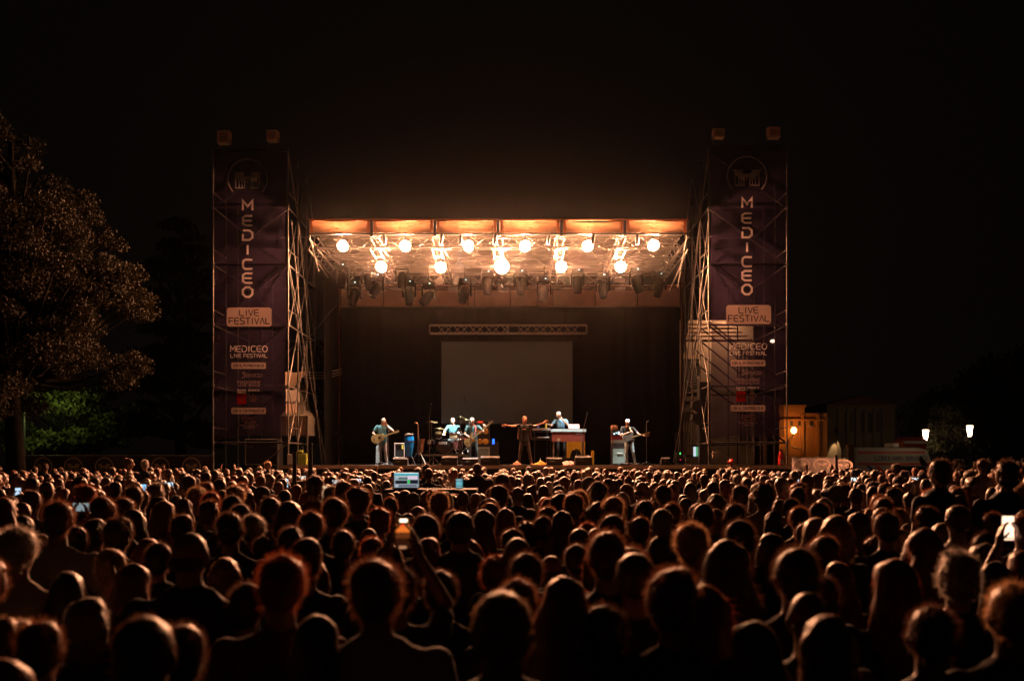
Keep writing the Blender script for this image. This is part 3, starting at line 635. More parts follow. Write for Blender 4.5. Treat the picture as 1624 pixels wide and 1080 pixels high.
p = at(1259,682.5,OD-1.0); wlmp = thing('wall_lamp', (p.x,OD-1.0,p.z), 'glowing orange wall lamp on the ochre building', 'lamp')
MB().ball(p,(.17,.17,.19),14).build('globe', glow('sodium_glow',(1,.40,.09),42), wlmp)
MB().tube([(X(1253,OD),OD,p.z-.42),(p.x-.1,OD-.9,p.z-.42),(p.x,OD-1,p.z-.2)],.03,6).build('arm', M_black, wlmp)
# dark range behind with a lit niche
DD = 70.0
db = thing('dark_building', (X(1340,DD),DD,0), 'dark long building with pilasters behind the ambulance', 'building')
M_dkpl = mat('weathered_plaster', (.22,.17,.12), .9, nscale=.7, namp=.25, bump=.3)
MB().box((X(1312,DD),DD,0),(X(1420,DD),DD+8,Z(642,DD))).build('wall', M_dkpl, db)
for k in range(6): MB().box((X(1330+14*k,DD)-.12,DD-.2,0),(X(1330+14*k,DD)+.12,DD-.003,Z(648,DD))).build('pilaster', M_dkpl, db)
for px in (1345,1373,1387): w_ = MB().box((X(px,DD)-.3,DD-.08,4.0),(X(px,DD)+.3,DD-.003,5.4)).build('window', M_shut, db)
MB().prism([(X(1308,DD),Z(642,DD)),(X(1424,DD),Z(642,DD)),(X(1366,DD),Z(628,DD))],(0,DD-.3,0.003),(1,0,0),(0,0,1),(0,1,0),8.4).build('roof', mat('roof_tiles',(.14,.06,.04),.9,nscale=6,namp=.3), db)
up = thing('wall_downlight', (X(1326,DD-.35),DD-.35,Z(684,DD)), 'small downlight throwing a narrow pale cone on the dark building', 'lamp')
MB().lathe((X(1326,DD-.35),DD-.35,Z(686,DD)),[(.10,0),(.09,.2),(.05,.26)],n=14).build('housing',M_black,up); rod('bracket',(X(1326,DD-.35),DD-.35,Z(684,DD)+.05),(X(1326,DD-.35),DD,Z(684,DD)+.05),.02,M_black,up)
ld = bpy.data.lights.new('down','SPOT'); ld.energy = 230; ld.color = (1,.62,.28); ld.spot_size = R(44); ld.spot_blend=.4; ld.shadow_soft_size=.04
lo = bpy.data.objects.new('downlight_beam', ld); col.objects.link(lo); lo.parent = up; lo.location=(0,0,-.16); lo.rotation_euler=(R(6),0,0)
# pillar left of the ambulance
o = thing('gate_pillar', (X(1350,45),45,0), 'tan stone gate pillar left of the ambulance', 'pillar')
MB().box((X(1345.5,45),45,0),(X(1354.5,45),45.3,Z(709,45))).build('shaft', mat('tan_stone',(.50,.32,.22),.85,nscale=5,namp=.2,bump=.3), o)
MB().box((X(1344,45),44.95,Z(709,45)+.002),(X(1356,45),45.35,Z(706,45))).build('capital', mat('tan_stone',(.5,.3,.2)), o)
for q in (-.11,0,.11): MB().ball((X(1350,45)+q,45.1,Z(704.7,45)),.05,8).build('finial', mat('tan_stone',(.5,.3,.2)), o)

# fences with printed cloths
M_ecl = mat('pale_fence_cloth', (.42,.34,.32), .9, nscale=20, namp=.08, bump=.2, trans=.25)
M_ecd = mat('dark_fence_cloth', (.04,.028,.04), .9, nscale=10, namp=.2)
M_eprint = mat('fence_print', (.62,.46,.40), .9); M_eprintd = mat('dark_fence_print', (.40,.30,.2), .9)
def fence(px0, px1, pyt, D, spots, mc, mp, label, er, D1=None):
    D1 = D if D1 is None else D1; xa, xb = X(px0,D), X(px1,D1); f = thing('cloth_fence', (xa,D,0), label, 'fence'); z = Z(pyt,D); n = 24; vs = []; k = MB()
    for u in range(n+1):
        for v in range(5): x = xa+(xb-xa)*u/n; vs.append((x, D+(D1-D)*u/n+.02*math.sin(u*1.3+v), .06+(z-.08)*v/4))
    k.add(vs, [(u*5+v,(u+1)*5+v,(u+1)*5+v+1,u*5+v+1) for u in range(n) for v in range(4)],0,True); k.build('cloth', mc, f)
    rod('top_rail',(xa,D+.04,z),(xb,D1+.04,z),.02,M_steel,f)
    m_ = max(2,int((xb-xa)/2.4)+1)
    for q in range(m_+1): x = xa+(xb-xa)*q/m_; yy = D+(D1-D)*q/m_; rod('post',(x,yy+.06,0),(x,yy+.06,z+.02),.022,M_steel,f)
    sl_ = (D1-D)/(xb-xa)
    for s in spots:
        mb = MB(); k_ = (s-CX)/FX; xs_ = k_*(D-sl_*xa)/(1-sl_*k_); emblem(mb, xs_, Z(pyt+er*1.25,D), X(CX+er,D), 0, .05)
        mb.v = [(q[0], D+sl_*(q[0]-xa)-.04, q[2]) for q in mb.v]; mb.build('emblem', mp, f)
    return f
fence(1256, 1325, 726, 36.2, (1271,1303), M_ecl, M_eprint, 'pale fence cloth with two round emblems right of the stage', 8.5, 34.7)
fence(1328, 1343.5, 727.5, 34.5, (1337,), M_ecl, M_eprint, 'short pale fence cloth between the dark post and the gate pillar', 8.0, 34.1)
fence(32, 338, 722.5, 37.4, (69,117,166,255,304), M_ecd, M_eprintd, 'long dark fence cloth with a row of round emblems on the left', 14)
o = thing('dark_post', (X(1326,34.5),34.5,0), 'thin dark post between the two pale fence cloths', 'post'); rod('shaft',(X(1326,34.5),34.5,0),(X(1326,34.5),34.5,Z(723,34.5)),.035,M_black,o); MB().ball((X(1326,34.5),34.5,Z(722.5,34.5)),.05,8).build('cap',M_black,o)

# ---- ambulance
AD = 50.0; ax0, ax1 = X(1357,AD), X(1500,AD)
am = thing('ambulance', ((ax0+ax1)/2,AD,0), 'white ambulance van with red stripes and a blue star emblem beyond the crowd', 'ambulance')
M_van = mat('van_paint', (.30,.28,.25), .35, nscale=1, namp=.05); M_stripe = mat('van_red', (.35,.02,.015), .4); M_vanblue = mat('van_blue', (.01,.03,.12), .4); M_glassd = mat('tinted_glass', (.01,.01,.012), .1)
zr = Z(709,AD)
prof = [(ax0,.38),(ax0,zr-.12),(ax0+.15,zr),(ax0+3.1,zr),(ax0+3.6,zr-.12),(ax1-.55,1.62),(ax1-.08,1.35),(ax1,1.1),(ax1,.42)]
bm = bmesh.new()
vv = [bm.verts.new((x,AD,z)) for x, z in prof]; fce = bm.faces.new(vv); r_ = bmesh.ops.extrude_face_region(bm, geom=[fce])
for v in [e for e in r_['geom'] if isinstance(e, bmesh.types.BMVert)]: v.co.y += 1.95
bmesh.ops.recalc_face_normals(bm, faces=bm.faces[:]); bmesh.ops.bevel(bm, geom=bm.edges[:], offset=.06, segments=2, affect='EDGES', profile=.5)
me = bpy.data.meshes.new('van'); 
for v in bm.verts: v.co -= Vector(am.location)
bm.to_mesh(me); bm.free(); me.materials.append(M_van); o = bpy.data.objects.new('body', me); col.objects.link(o); o.parent = am
yF = AD-.012
MB().box((ax0+.1,yF-.004,zr-.32),(ax0+3.5,yF+.003,zr-.20)).box((ax0+.1,yF-.004,zr-.90),(ax0+4.0,yF+.003,zr-.78)).build('stripe', M_stripe, am)
for dx, m_ in ((0,M_vanblue),(.42,M_stripe)): MB().prism([(ax0+.5+dx,zr-.92),(ax0+.72+dx,zr-.92),(ax0+1.6+dx,.9),(ax0+1.38+dx,.9)],(0,yF-.006,0),(1,0,0),(0,0,1),(0,1,0),.004).build('diagonal_stripe', m_, am)
mb = MB(); lettering(mb, 'S.CROCE MARIA SERAVEZZA', ax0+.95, zr-.66, 2.65, .2, yF-.005, .035); mb.build('lettering', M_vanblue, am)
mb = MB(); cxs, czs = ax0+1.58, zr-1.5
for a in (0,60,120): d = Vector((math.cos(R(a+30)),0,math.sin(R(a+30)))); n_ = Vector((-d.z,0,d.x)); c0 = Vector((cxs,yF-.006-.001*a/60,czs)); mb.add([c0-d*.26-n_*.07,c0+d*.26-n_*.07,c0+d*.26+n_*.07,c0-d*.26+n_*.07],[(0,1,2,3)])
mb.build('star_emblem', M_vanblue, am)
dr = MB().box((X(1421,AD),yF-.01,.6),(X(1473,AD),yF+.003,zr-.98)).build('open_door', M_glassd, am); MB().box((X(1421,AD)-.03,yF-.02,zr-.98),(X(1473,AD),yF-.002,zr-.93)).build('door_rail', M_black, dr)
MB().prism([(ax1-1.35,zr-.62),(ax1-1.2,1.7),(ax1-.72,1.66),(ax1-1.28,zr-.42)],(0,yF-.008,0),(1,0,0),(0,0,1),(0,1,0),.006).build('window', M_glassd, am)
for x in (ax0+.9, ax1-.8):
    wh = MB().lathe((x,AD-.02,.36),[(.20,-.02),(.34,-.03),(.36,.02),(.36,.2)],(0,1,0),20).build('wheel', mat('tyre',(.02,.02,.02),.8), am); MB().lathe((x,AD-.06,.36),[(.02,-.01),(.19,0),(.2,.02)],(0,1,0),14).build('rim', M_alu, wh)
MB().cbox((X(1425,AD),AD+.9,zr+.11),(.30,1.2,.2),bev=.03).build('light_bar', M_plac, am)
MB().cbox((ax1-.03,AD+.3,.95),(.08,.3,.2),bev=.02).build('headlight', M_plac, am)
# small kiosk behind with red and white roof band
kd = 56.0; ko = thing('striped_kiosk', (X(1452,kd),kd,0), 'small red and white striped kiosk behind the ambulance roof', 'kiosk')
MB().box((X(1434,kd),kd,0),(X(1469,kd),kd+1.5,Z(707,kd))).build('wall', M_stripe, ko); MB().box((X(1434,kd)-.02,kd-.02,Z(703.5,kd)+.0),(X(1469,kd)+.02,kd-.003,Z(699,kd))).build('white_band', M_white, ko)
MB().prism([(X(1433,kd),Z(698.5,kd)),(X(1470,kd),Z(698.5,kd)),(X(1462,kd),Z(693,kd)),(X(1441,kd),Z(693,kd))],(0,kd-.05,0),(1,0,0),(0,0,1),(0,1,0),1.6).build('roof', M_stripe, ko); MB().box((X(1434,kd),kd+.1,Z(707,kd)+.002),(X(1469,kd),kd+1.4,Z(698.7,kd))).build('upper_wall', M_stripe, ko)

# ---- street lamps
M_lantern = glow('lantern_glow', (1,.66,.40), 26)
def street_lamp(px, py, D, label, sc_=1.0, en=55):
    x = X(px,D); z = Z(py,D); t = thing('street_lamp', (x,D,0), label, 'street lamp', 'lit street lamps on the right')
    h = .31*sc_
    MB().lathe((x,D,z-h),[(.10*sc_,0),(.19*sc_,2*h)],n=8,caps=True).build('lantern', M_lantern, t)
    MB().lathe((x,D,z+h+.005),[(.22*sc_,0),(.15*sc_,.1),(.05,.22),(.03,.3)],n=8).build('lantern_cap', M_black, t)
    MB().lathe((x,D,0),[(.14,0),(.14,.3),(.07,.5),(.05,1.2),(.04,z-h-.1),(.08,z-h-.06),(.11*sc_,z-h-.005)],n=10).build('post', M_black, t)
    ld = bpy.data.lights.new('lamp','POINT'); ld.energy = en; ld.color = (1,.6,.3); ld.shadow_soft_size = .2
    lo = bpy.data.objects.new('lamp_light', ld); col.objects.link(lo); lo.parent = t; lo.location = (0,0,z)
    lo.location = (0,-.0,z-h-.0)
street_lamp(1468,690,60,'glowing street lamp rising just behind the ambulance roof')
street_lamp(1538,683.5,46,'rightmost glowing street lamp standing in front of dark trees',.77,50)
p = at(1384,686,75); t = thing('street_lamp', (p.x,75,0), 'distant dim flat street lamp between the building and the trees', 'street lamp', 'lit street lamps on the right')
MB().ball(p,(.2,.2,.09),12).build('lantern', glow('far_lantern',(1,.75,.5),9), t); MB().lathe((p.x,75,0),[(.08,0),(.04,p.z-.12)],n=8).build('post',M_black,t); MB().lathe((p.x,75,p.z+.07),[(.22,0),(.05,.1)],n=12).build('lantern_cap',M_black,t)

# ================================================================ TREES
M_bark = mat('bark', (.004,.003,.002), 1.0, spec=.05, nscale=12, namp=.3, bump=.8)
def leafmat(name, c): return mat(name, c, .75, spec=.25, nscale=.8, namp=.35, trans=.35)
def tree(base, h_tr, clumps, nleaf, ls, lm, label, cat='tree', rt=.3, limbs=True, flat=.5, lean=(0,0)):
    base = Vector(base); t = thing('tree', base, label, cat); rng = np.random.default_rng(int(abs(base.x*37+base.y*11)))
    cen = Vector((sum(c[0] for c in clumps)/len(clumps), sum(c[1] for c in clumps)/len(clumps), 0)); topz = max(c[2] for c in clumps)
    k = MB(); n = 9; pts = [base+Vector((lean[0]*(q/n)**1.5+.08*math.sin(q*1.3), lean[1]*(q/n)+.06*math.sin(q*2), (topz-base.z)*.9*q/n)) for q in range(n+1)]
    k.tube(pts, [rt*(1.25 if q == 0 else 1-.085*q) for q in range(n+1)], 10); tr_ = k.build('trunk', M_bark, t)
    k = MB()
    for (x,y,z,r) in clumps:
        zz = max(h_tr, z-1.2-.3*math.hypot(x-base.x,y-base.y)); f = min(.98,(zz-base.z)/((topz-base.z)*.9)); a = pts[0].lerp(pts[-1], f); a.z = base.z+f*(topz-base.z)*.9
        b = Vector((x,y,z)); m_ = a.lerp(b,.5)+Vector((0,0,-.25)); k.tube([a,m_,b],[rt*.28,rt*.17,.02],5)
    k.build('limbs', M_bark, tr_)
    C_ = np.array(clumps); wgt = C_[:,3]**2; idx = rng.choice(len(C_), nleaf, p=wgt/wgt.sum())
    d = rng.normal(size=(nleaf,3)); d /= np.linalg.norm(d,axis=1)[:,None]; rr = rng.random(nleaf)**.45
    P_ = C_[idx,:3] + d*(rr*C_[idx,3])[:,None]*np.array([1,1,flat])
    P_[:,2] -= .18*(np.hypot(P_[:,0]-C_[idx,0],P_[:,1]-C_[idx,1])/C_[idx,3])**2*C_[idx,3]
    a = rng.normal(size=(nleaf,3)); a[:,2] -= .4; a /= np.linalg.norm(a,axis=1)[:,None]; b = np.cross(a, rng.normal(size=(nleaf,3))); b /= np.linalg.norm(b,axis=1)[:,None]
    s = (ls*(.6+.8*rng.random(nleaf)))[:,None]
    V = np.stack([P_-a*s, P_+b*s*.55, P_+a*s, P_-b*s*.55],1).reshape(-1,3)-np.array(base)
    me = bpy.data.meshes.new('crown'); me.vertices.add(len(V)); me.vertices.foreach_set('co', V.ravel()); me.loops.add(len(V)); me.loops.foreach_set('vertex_index', np.arange(len(V)))
    me.polygons.add(nleaf); me.polygons.foreach_set('loop_start', np.arange(nleaf)*4); me.update(calc_edges=True); me.materials.append(lm)
    o = bpy.data.objects.new('crown', me); col.objects.link(o); o.parent = t
    return t
def clumpset(rng, outline, D, dd, n, rmin, rmax):
    """clumps inside a crown whose silhouette is an outline of measured points at depth D, dd deep"""
    P2 = [at(a,b,D) for a,b in outline]; xs = [p.x for p in P2]; zs = [p.z for p in P2]; out = []
    def inside(x,z):
        c = False; j = len(P2)-1
        for i in range(len(P2)):
            if (P2[i].z > z) != (P2[j].z > z) and x < (P2[j].x-P2[i].x)*(z-P2[i].z)/(P2[j].z-P2[i].z)+P2[i].x: c = not c
            j = i
        return c
    while len(out) < n:
        x = rng.uniform(min(xs),max(xs)); z = rng.uniform(min(zs),max(zs))
        if inside(x,z): out.append((x, D+dd*rng.uniform(-1,1)*.5, z, rng.uniform(rmin,rmax)))
    return out
rg = random.Random(3)
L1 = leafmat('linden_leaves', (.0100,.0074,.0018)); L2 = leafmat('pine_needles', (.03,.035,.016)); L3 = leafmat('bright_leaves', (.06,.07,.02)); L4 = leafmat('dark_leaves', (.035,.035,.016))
cl = clumpset(rg, [(-260,420),(-200,220),(-90,150),(-10,180),(35,235),(82,268),(120,290),(152,345),(180,395),(194,430),(186,480),(200,515),(172,555),(178,590),(140,600),(112,615),(85,645),(40,662),(-20,650),(-180,650)], 29, 6.2, 330, .30, .80)
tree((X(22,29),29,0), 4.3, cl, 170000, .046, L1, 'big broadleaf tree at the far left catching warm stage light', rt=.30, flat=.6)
cl = clumpset(rg, [(235,400),(270,330),(300,345),(335,430),(345,700),(210,700),(180,610),(215,520)], 46, 4, 70, .5, 1.2)
tree((X(285,46),46,0), 3, cl, 14000, .13, L2, 'dark conifer standing between the big tree and left tower', rt=.28, flat=.35)
cl = clumpset(rg, [(-30,640),(20,590),(70,600),(120,620),(170,600),(200,640),(215,690),(150,712),(20,714)], 45, 4, 55, .5, .95)
tree((X(100,45),45,0), 1.2, cl, 16000, .12, L3, 'low green-lit tree glowing behind the big left tree', rt=.16, flat=.5)
cl = clumpset(rg, [(1480,700),(1478,650),(1500,610),(1545,590),(1590,570),(1640,560),(1700,600),(1720,715),(1480,716)], 66, 8, 90, .8, 1.7)
tree((X(1580,66),66,0), 2, cl, 22000, .16, L4, 'dark rounded tree behind the rightmost street lamps', rt=.35, flat=.6)
cl = clumpset(rg, [(1475,690),(1480,655),(1500,640),(1520,660),(1525,712),(1475,714)], 62, 2, 26, .5, .9)
tree((X(1496,62),62,0), 1, cl, 8000, .12, L4, 'small shrubby tree lit beside the lamp behind the ambulance', rt=.12, flat=.6)
cl = clumpset(rg, [(500,560),(520,540),(545,560),(548,700),(500,700)], 52, 4, 30, .5, 1.0)
tree((X(525,52),52,0), 1, cl, 9000, .12, L4, 'dark shrubby tree behind the left stage railing', rt=.14, flat=.7)
# park lamp behind the left trees
p = at(38,541,43); t = thing('park_lamp', (p.x,43,0), 'greenish park lamp mostly hidden by the big left tree', 'street lamp')
MB().ball((p.x,43,p.z),(.14,.14,.14),12).build('globe', glow('green_glow',(.5,1,.25),10), t); MB().lathe((p.x,43,0),[(.09,0),(.05,p.z-.12)],n=8).build('post', M_black, t)
ld = bpy.data.lights.new('park','POINT'); ld.energy = 100; ld.color = (.80,.95,.28); ld.shadow_soft_size=.15
lo = bpy.data.objects.new('lamp_light', ld); col.objects.link(lo); lo.parent = t; lo.location = (1.2,-.6,p.z-3.0)
# ================================================================ PEOPLE: one continuous remeshed body each
M_skin = mat('skin', (.46,.27,.19), .55, spec=.4)
M_skinred = mat('tanned_skin', (.50,.22,.14), .5, spec=.4)
class Fig:
    def __init__(s): s.pr = []
    def cone(s, a, b, r0, r1, t, sy=1.0): s.pr.append(('c', Vector(a), Vector(b), r0, r1, t, sy)); return s
    def ell(s, c, r, t): s.pr.append(('e', Vector(c), Vector(r), 0, 0, t, 1)); return s
    def mesh(s, name, voxel, tris, mats, smooth=2):
        allv, allf = [], []
        ico = bmesh.new(); bmesh.ops.create_icosphere(ico, subdivisions=2, radius=1); iv = [v.co.copy() for v in ico.verts]; ico.verts.index_update(); jf = [tuple(v.index for v in f.verts) for f in ico.faces]; ico.free()
        for (k, a, b, r0, r1, t, sy) in s.pr:
            base = len(allv)
            if k == 'e':
                allv += [a + Vector((v.x*b.x, v.y*b.y, v.z*b.z)) for v in iv]; allf += [tuple(i+base for i in f) for f in jf]
            else:
                bm = bmesh.new()
                for p, r in ((a, r0), (b, r1)):
                    for v in iv: bm.verts.new(p + Vector((v.x*r, v.y*r*sy, v.z*r)))
                h = bmesh.ops.convex_hull(bm, input=bm.verts[:]); bmesh.ops.delete(bm, geom=[e for e in h['geom_interior'] if isinstance(e, bmesh.types.BMVert)], context='VERTS')
                bm.verts.index_update(); allv += [v.co.copy() for v in bm.verts]; allf += [tuple(v.index+base for v in f.verts) for f in bm.faces]; bm.free()
        me = bpy.data.meshes.new('tmp'); me.from_pydata([tuple(v) for v in allv], [], allf); o = bpy.data.objects.new('tmp', me); col.objects.link(o)
        m = o.modifiers.new('r','REMESH'); m.mode = 'VOXEL'; m.voxel_size = voxel
        m = o.modifiers.new('s','SMOOTH'); m.factor = .5; m.iterations = smooth
        dg = bpy.context.evaluated_depsgraph_get(); ne = len(o.evaluated_get(dg).data.polygons)
        if ne*2 > tris: m = o.modifiers.new('d','DECIMATE'); m.ratio = min(1, tris/(ne*2.0)); bpy.context.view_layer.update()
        dg = bpy.context.evaluated_depsgraph_get(); out = bpy.data.meshes.new_from_object(o.evaluated_get(dg)); out.name = name
        bpy.data.objects.remove(o); bpy.data.meshes.remove(me)
        n = len(out.polygons); c = np.empty(n*3); out.polygons.foreach_get('center', c); c = c.reshape(-1,3)
        best = np.full(n, 1e9); tg = np.zeros(n, int)
        for (k, a, b, r0, r1, t, sy) in s.pr:
            A = np.array(a); B = np.array(b)
            if k == 'e': q = (c-A)/B; d = (np.linalg.norm(q,axis=1)-1)*min(b)
            else:
                q = c.copy(); q[:,1] = A[1]+(q[:,1]-A[1])/sy; BB = B.copy(); BB[1] = A[1]+(B[1]-A[1])/sy; L_ = BB-A; tt = np.clip(((q-A)@L_)/max(1e-9,L_@L_),0,1)
                d = np.linalg.norm(q-(A+tt[:,None]*L_),axis=1)-(r0+(r1-r0)*tt)
            mk = d < best; best[mk] = d[mk]; tg[mk] = t
        out.materials.clear()
        for q in mats: out.materials.append(q)
        out.polygons.foreach_set('material_index', tg.astype('i')); out.polygons.foreach_set('use_smooth', [True]*n); out.update()
        return out
def hand(F, wr, d, pn, side, curl=.5, t=0, sc=1.0):
    """wr wrist, d finger direction, pn palm normal, side=+1/-1 thumb side"""
    wr = Vector(wr); d = Vector(d).normalized(); pn = Vector(pn); pn = (pn-d*pn.dot(d)).normalized(); s = d.cross(pn)*side
    F.cone(wr, wr+d*.035*sc, .026*sc, .030*sc, t); F.cone(wr+d*.04*sc+s*.018*sc, wr+d*.085*sc+s*.02*sc, .017*sc, .015*sc, t); F.cone(wr+d*.04*sc-s*.018*sc, wr+d*.08*sc-s*.022*sc, .017*sc, .014*sc, t)
    for i, (off, L) in enumerate(((.033,.072),(.011,.08),(-.011,.075),(-.032,.058))):
        b = wr+d*(.088-.004*i)*sc+s*off*sc; k1 = b+(d+pn*curl*.5).normalized()*L*.5*sc; k2 = k1+(d+pn*curl*1.8).normalized()*L*.5*sc
        F.cone(b, k1, .0100*sc, .0092*sc, t); F.cone(k1, k2, .0092*sc, .0080*sc, t)
    b = wr+d*.025*sc+s*.028*sc; k1 = b+(d*.6+s*.8+pn*.2).normalized()*.045*sc; F.cone(b, k1, .014*sc, .011*sc, t); F.cone(k1, k1+(d*.9+s*.3+pn*.5).normalized()*.035*sc, .011*sc, .009*sc, t)
def human(hip=(0,0,.93), chest=(0,0,1.27), neck=(0,0,1.47), head=(0,.01,1.635), face=(0,1,0), sh=None, el=None, wr=None, hd=None, pn=None, kn=None, an=None, toe=None, wdt=1.0, sleeve=.55, belly=0.0, handsc=1.0, longsl=False, collar=True, hemlow=.02):
    """-1 side first. face = direction the head looks"""
    F = Fig(); hip = Vector(hip); chest = Vector(chest); neck = Vector(neck); head = Vector(head); f = Vector(face).normalized(); up = Vector((0,0,1)); up = (up-f*up.dot(f)).normalized(); sd = f.cross(up)
    w_ = wdt
    sh = sh or [(-.18*w_,0,1.392),(.18*w_,0,1.392)]; el = el or [(-.245*w_,-.02,1.13),(.245*w_,-.02,1.13)]; wr = wr or [(-.26*w_,.06,.89),(.26*w_,.06,.89)]
    hd = hd or [(0,.1,-1),(0,.1,-1)]; pn = pn or [(1,0,0),(-1,0,0)]; kn = kn or [(-.10,.02,.50),(.10,.02,.50)]; an = an or [(-.12,-.02,.09),(.12,-.02,.09)]; toe = toe or [(-.15,.15,.035),(.15,.15,.035)]
    # head
    F.ell(head+up*.022-f*.010, (.076,.090,.092), 0) if abs(f.y) > .7 else F.ell(head+up*.022-f*.010, (.090,.076,.092), 0)
    F.cone(head+f*.012-up*.01, head+f*.036-up*.078, .066, .034, 0); F.cone(head-up*.04-f*.02, head-up*.05+f*.02, .060, .052, 0)
    F.cone(head+f*.086+up*.012, head+f*.104-up*.022, .009, .015, 0); F.ell(head+f*.075-up*.056, (.022,.012,.008), 0)
    for s in (-1,1):
        e = head+sd*.078*s-up*.008-f*.008; F.ell(e, (.011,.02,.031) if abs(f.y) > .7 else (.02,.011,.031), 0); F.cone(head+f*.078+sd*.03*s+up*.028, head+f*.078+sd*.045*s+up*.024, .011, .008, 0)
    F.cone(head-up*.06-f*.02, neck, .054, .058, 0)
    # torso
    F.cone(neck-Vector((0,0,.03)), neck-Vector((0,0,.07)), .066, .085, 1, .9)
    F.cone(chest+Vector((0,0,.05)), chest-Vector((0,0,.06)), .168*w_, .160*w_, 1, .66); F.cone(chest, hip+Vector((0,0,.12)), .155*w_, (.142+belly)*w_, 1, .70+belly)
    F.cone(hip+Vector((0,0,.14)), hip+Vector((0,0,hemlow)), (.145+belly)*w_, .160*w_, 1, .72+belly*.6)
    for i in (0,1):
        S, E, W = Vector(sh[i]), Vector(el[i]), Vector(wr[i])
        F.cone(neck-Vector((0,0,.022)), S.lerp(neck,.10)+Vector((0,0,-.012)), .050, .055, 1); F.cone(S.lerp(chest,.2), chest, .075, .12, 1, .8)
        c = S.lerp(E, sleeve)
        if longsl: F.cone(S, E, .064, .048, 1); F.cone(E, E.lerp(W,.9), .047, .036, 1); F.cone(E.lerp(W,.85), W, .029, .026, 0)
        else:
            F.cone(S, c, .066, .060, 1); F.cone(c-(c-S)*.05, E, .043, .037, 0); F.cone(E, W, .038, .025, 0)
        hand(F, W, hd[i], pn[i], -1 if i == 0 else 1, .5, 0, handsc)
        Hh = hip+Vector((-.085 if i == 0 else .085,0,-.02)); K, A, T = Vector(kn[i]), Vector(an[i]), Vector(toe[i])
        F.cone(Hh, K, .092, .060, 2); F.cone(K, K.lerp(A,.35), .058, .056, 2); F.cone(K.lerp(A,.35), A+Vector((0,0,.0)), .056, .046, 2)
        F.cone(A-Vector((0,0,.045)), T, .040, .033, 3, 1); F.cone(A-Vector((0,0,.03)), A-Vector((0,0,.05))+(A-T)*.15, .042, .038, 3)
    return F
def hair_cap(name, head, f, mats, L=.02, rad=1.0, beard=False, seed=1, low=.0):
    """short hair shell with locks on a performer's head"""
    F = Fig(); head = Vector(head); f = Vector(f).normalized()
    F.ell(head+Vector((0,0,.04))-f*.02, (.083*rad,.092*rad,.088*rad), 0); F.ell(head-f*.055+Vector((0,0,.0-low)), (.074*rad,.05*rad,.075*rad), 0)
    return F.mesh(name, .010, 900, mats, 2)

def performer(x, D, z, label, F, mats, hairs=(), name='person', rz=0, voxel=.0095, tris=14000):
    me = F.mesh('body', voxel, tris, mats); o = bpy.data.objects.new(name, me); col.objects.link(o); o.location = (x, D, z); o.rotation_euler = (0,0,rz); tag(o, label, 'person')
    for (nm, m_) in hairs:
        h = bpy.data.objects.new(nm, m_); col.objects.link(h); h.parent = o
    return o
M_teal = mat('teal_shirt', (.022,.085,.10), .8, nscale=14, namp=.2, bump=.4); M_blackt = mat('black_shirt', (.012,.009,.008), .85, nscale=14, namp=.2, bump=.4); M_blue = mat('blue_shirt', (.07,.16,.24), .8, nscale=14, namp=.2, bump=.4)
M_greyt = mat('grey_trousers', (.34,.28,.26), .8, nscale=10, namp=.2, bump=.4); M_jean = mat('pale_jeans', (.42,.52,.55), .8, nscale=16, namp=.35, bump=.4); M_jeand = mat('dark_jeans', (.05,.085,.09), .8, nscale=10, namp=.3, bump=.4)
M_brownt = mat('brown_trousers', (.06,.045,.035), .8, nscale=10, namp=.3, bump=.4); M_shoe = mat('shoe', (.05,.045,.045), .6); M_tan = mat('tan_shoe', (.30,.16,.10), .6)
M_whair = mat('white_hair', (.75,.74,.70), .7, nscale=30, namp=.2, bump=.6); M_ghair = mat('grey_hair_performer', (.40,.36,.32), .7, nscale=30, namp=.3, bump=.6); M_bhair = mat('brown_hair_performer', (.10,.05,.03), .7, nscale=30, namp=.3, bump=.6)
M_wood = mat('blond_wood', (.80,.50,.19), .35, nscale=4, namp=.12); M_woodd = mat('dark_wood', (.10,.045,.02), .4, nscale=5, namp=.2); M_chrome = mat('chrome', (.7,.7,.7), .15, 1.0)
fwd = (0,-1,0); DP = 36.6
def py2(px, py, D=DP): p = at(px, py, D); return p

# --- acoustic guitarist ---------------------------------------------
gx = X(606.5, DP)
Fg = human(hip=(0,0,.92), chest=(-.02,0,1.26), neck=(0,-.02,1.46), head=(.05,-.05,1.62), face=(.25,-1,-.25), wdt=1.12, belly=.02,
    sh=[(-.20,0,1.41),(.20,0,1.41)], el=[(-.34,-.06,1.17),(.40,-.10,1.26)], wr=[(-.10,-.26,1.04),(.16,-.16,1.44)], hd=[(1,-.1,-.3),(-.25,-.1,1)], pn=[(0,1,0),(0,-1,0)],
    kn=[(-.14,-.03,.48),(.12,-.02,.48)], an=[(-.17,.02,.09),(.15,.02,.09)], toe=[(-.22,-.14,.035),(.20,-.14,.035)], hemlow=-.06)
ag = performer(gx, DP, DZ, 'bald man in teal polo shirt playing a blond acoustic guitar', Fg, [M_skin, M_teal, M_greyt, M_shoe])
k = MB(); k.prism([(-.07,0),(-.05,.62),(.05,.62),(.075,0),(.02,-.02)], (gx-.165,DP-.085,DZ+.10),(1,0,0),(0,0,1),(0,1,0),.012)
k.build('trouser_glint_panel', mat('glint_denim',(.8,.85,.85),.7,nscale=18,namp=.3), ag)  # light caught by one trouser leg, painted as a paler panel
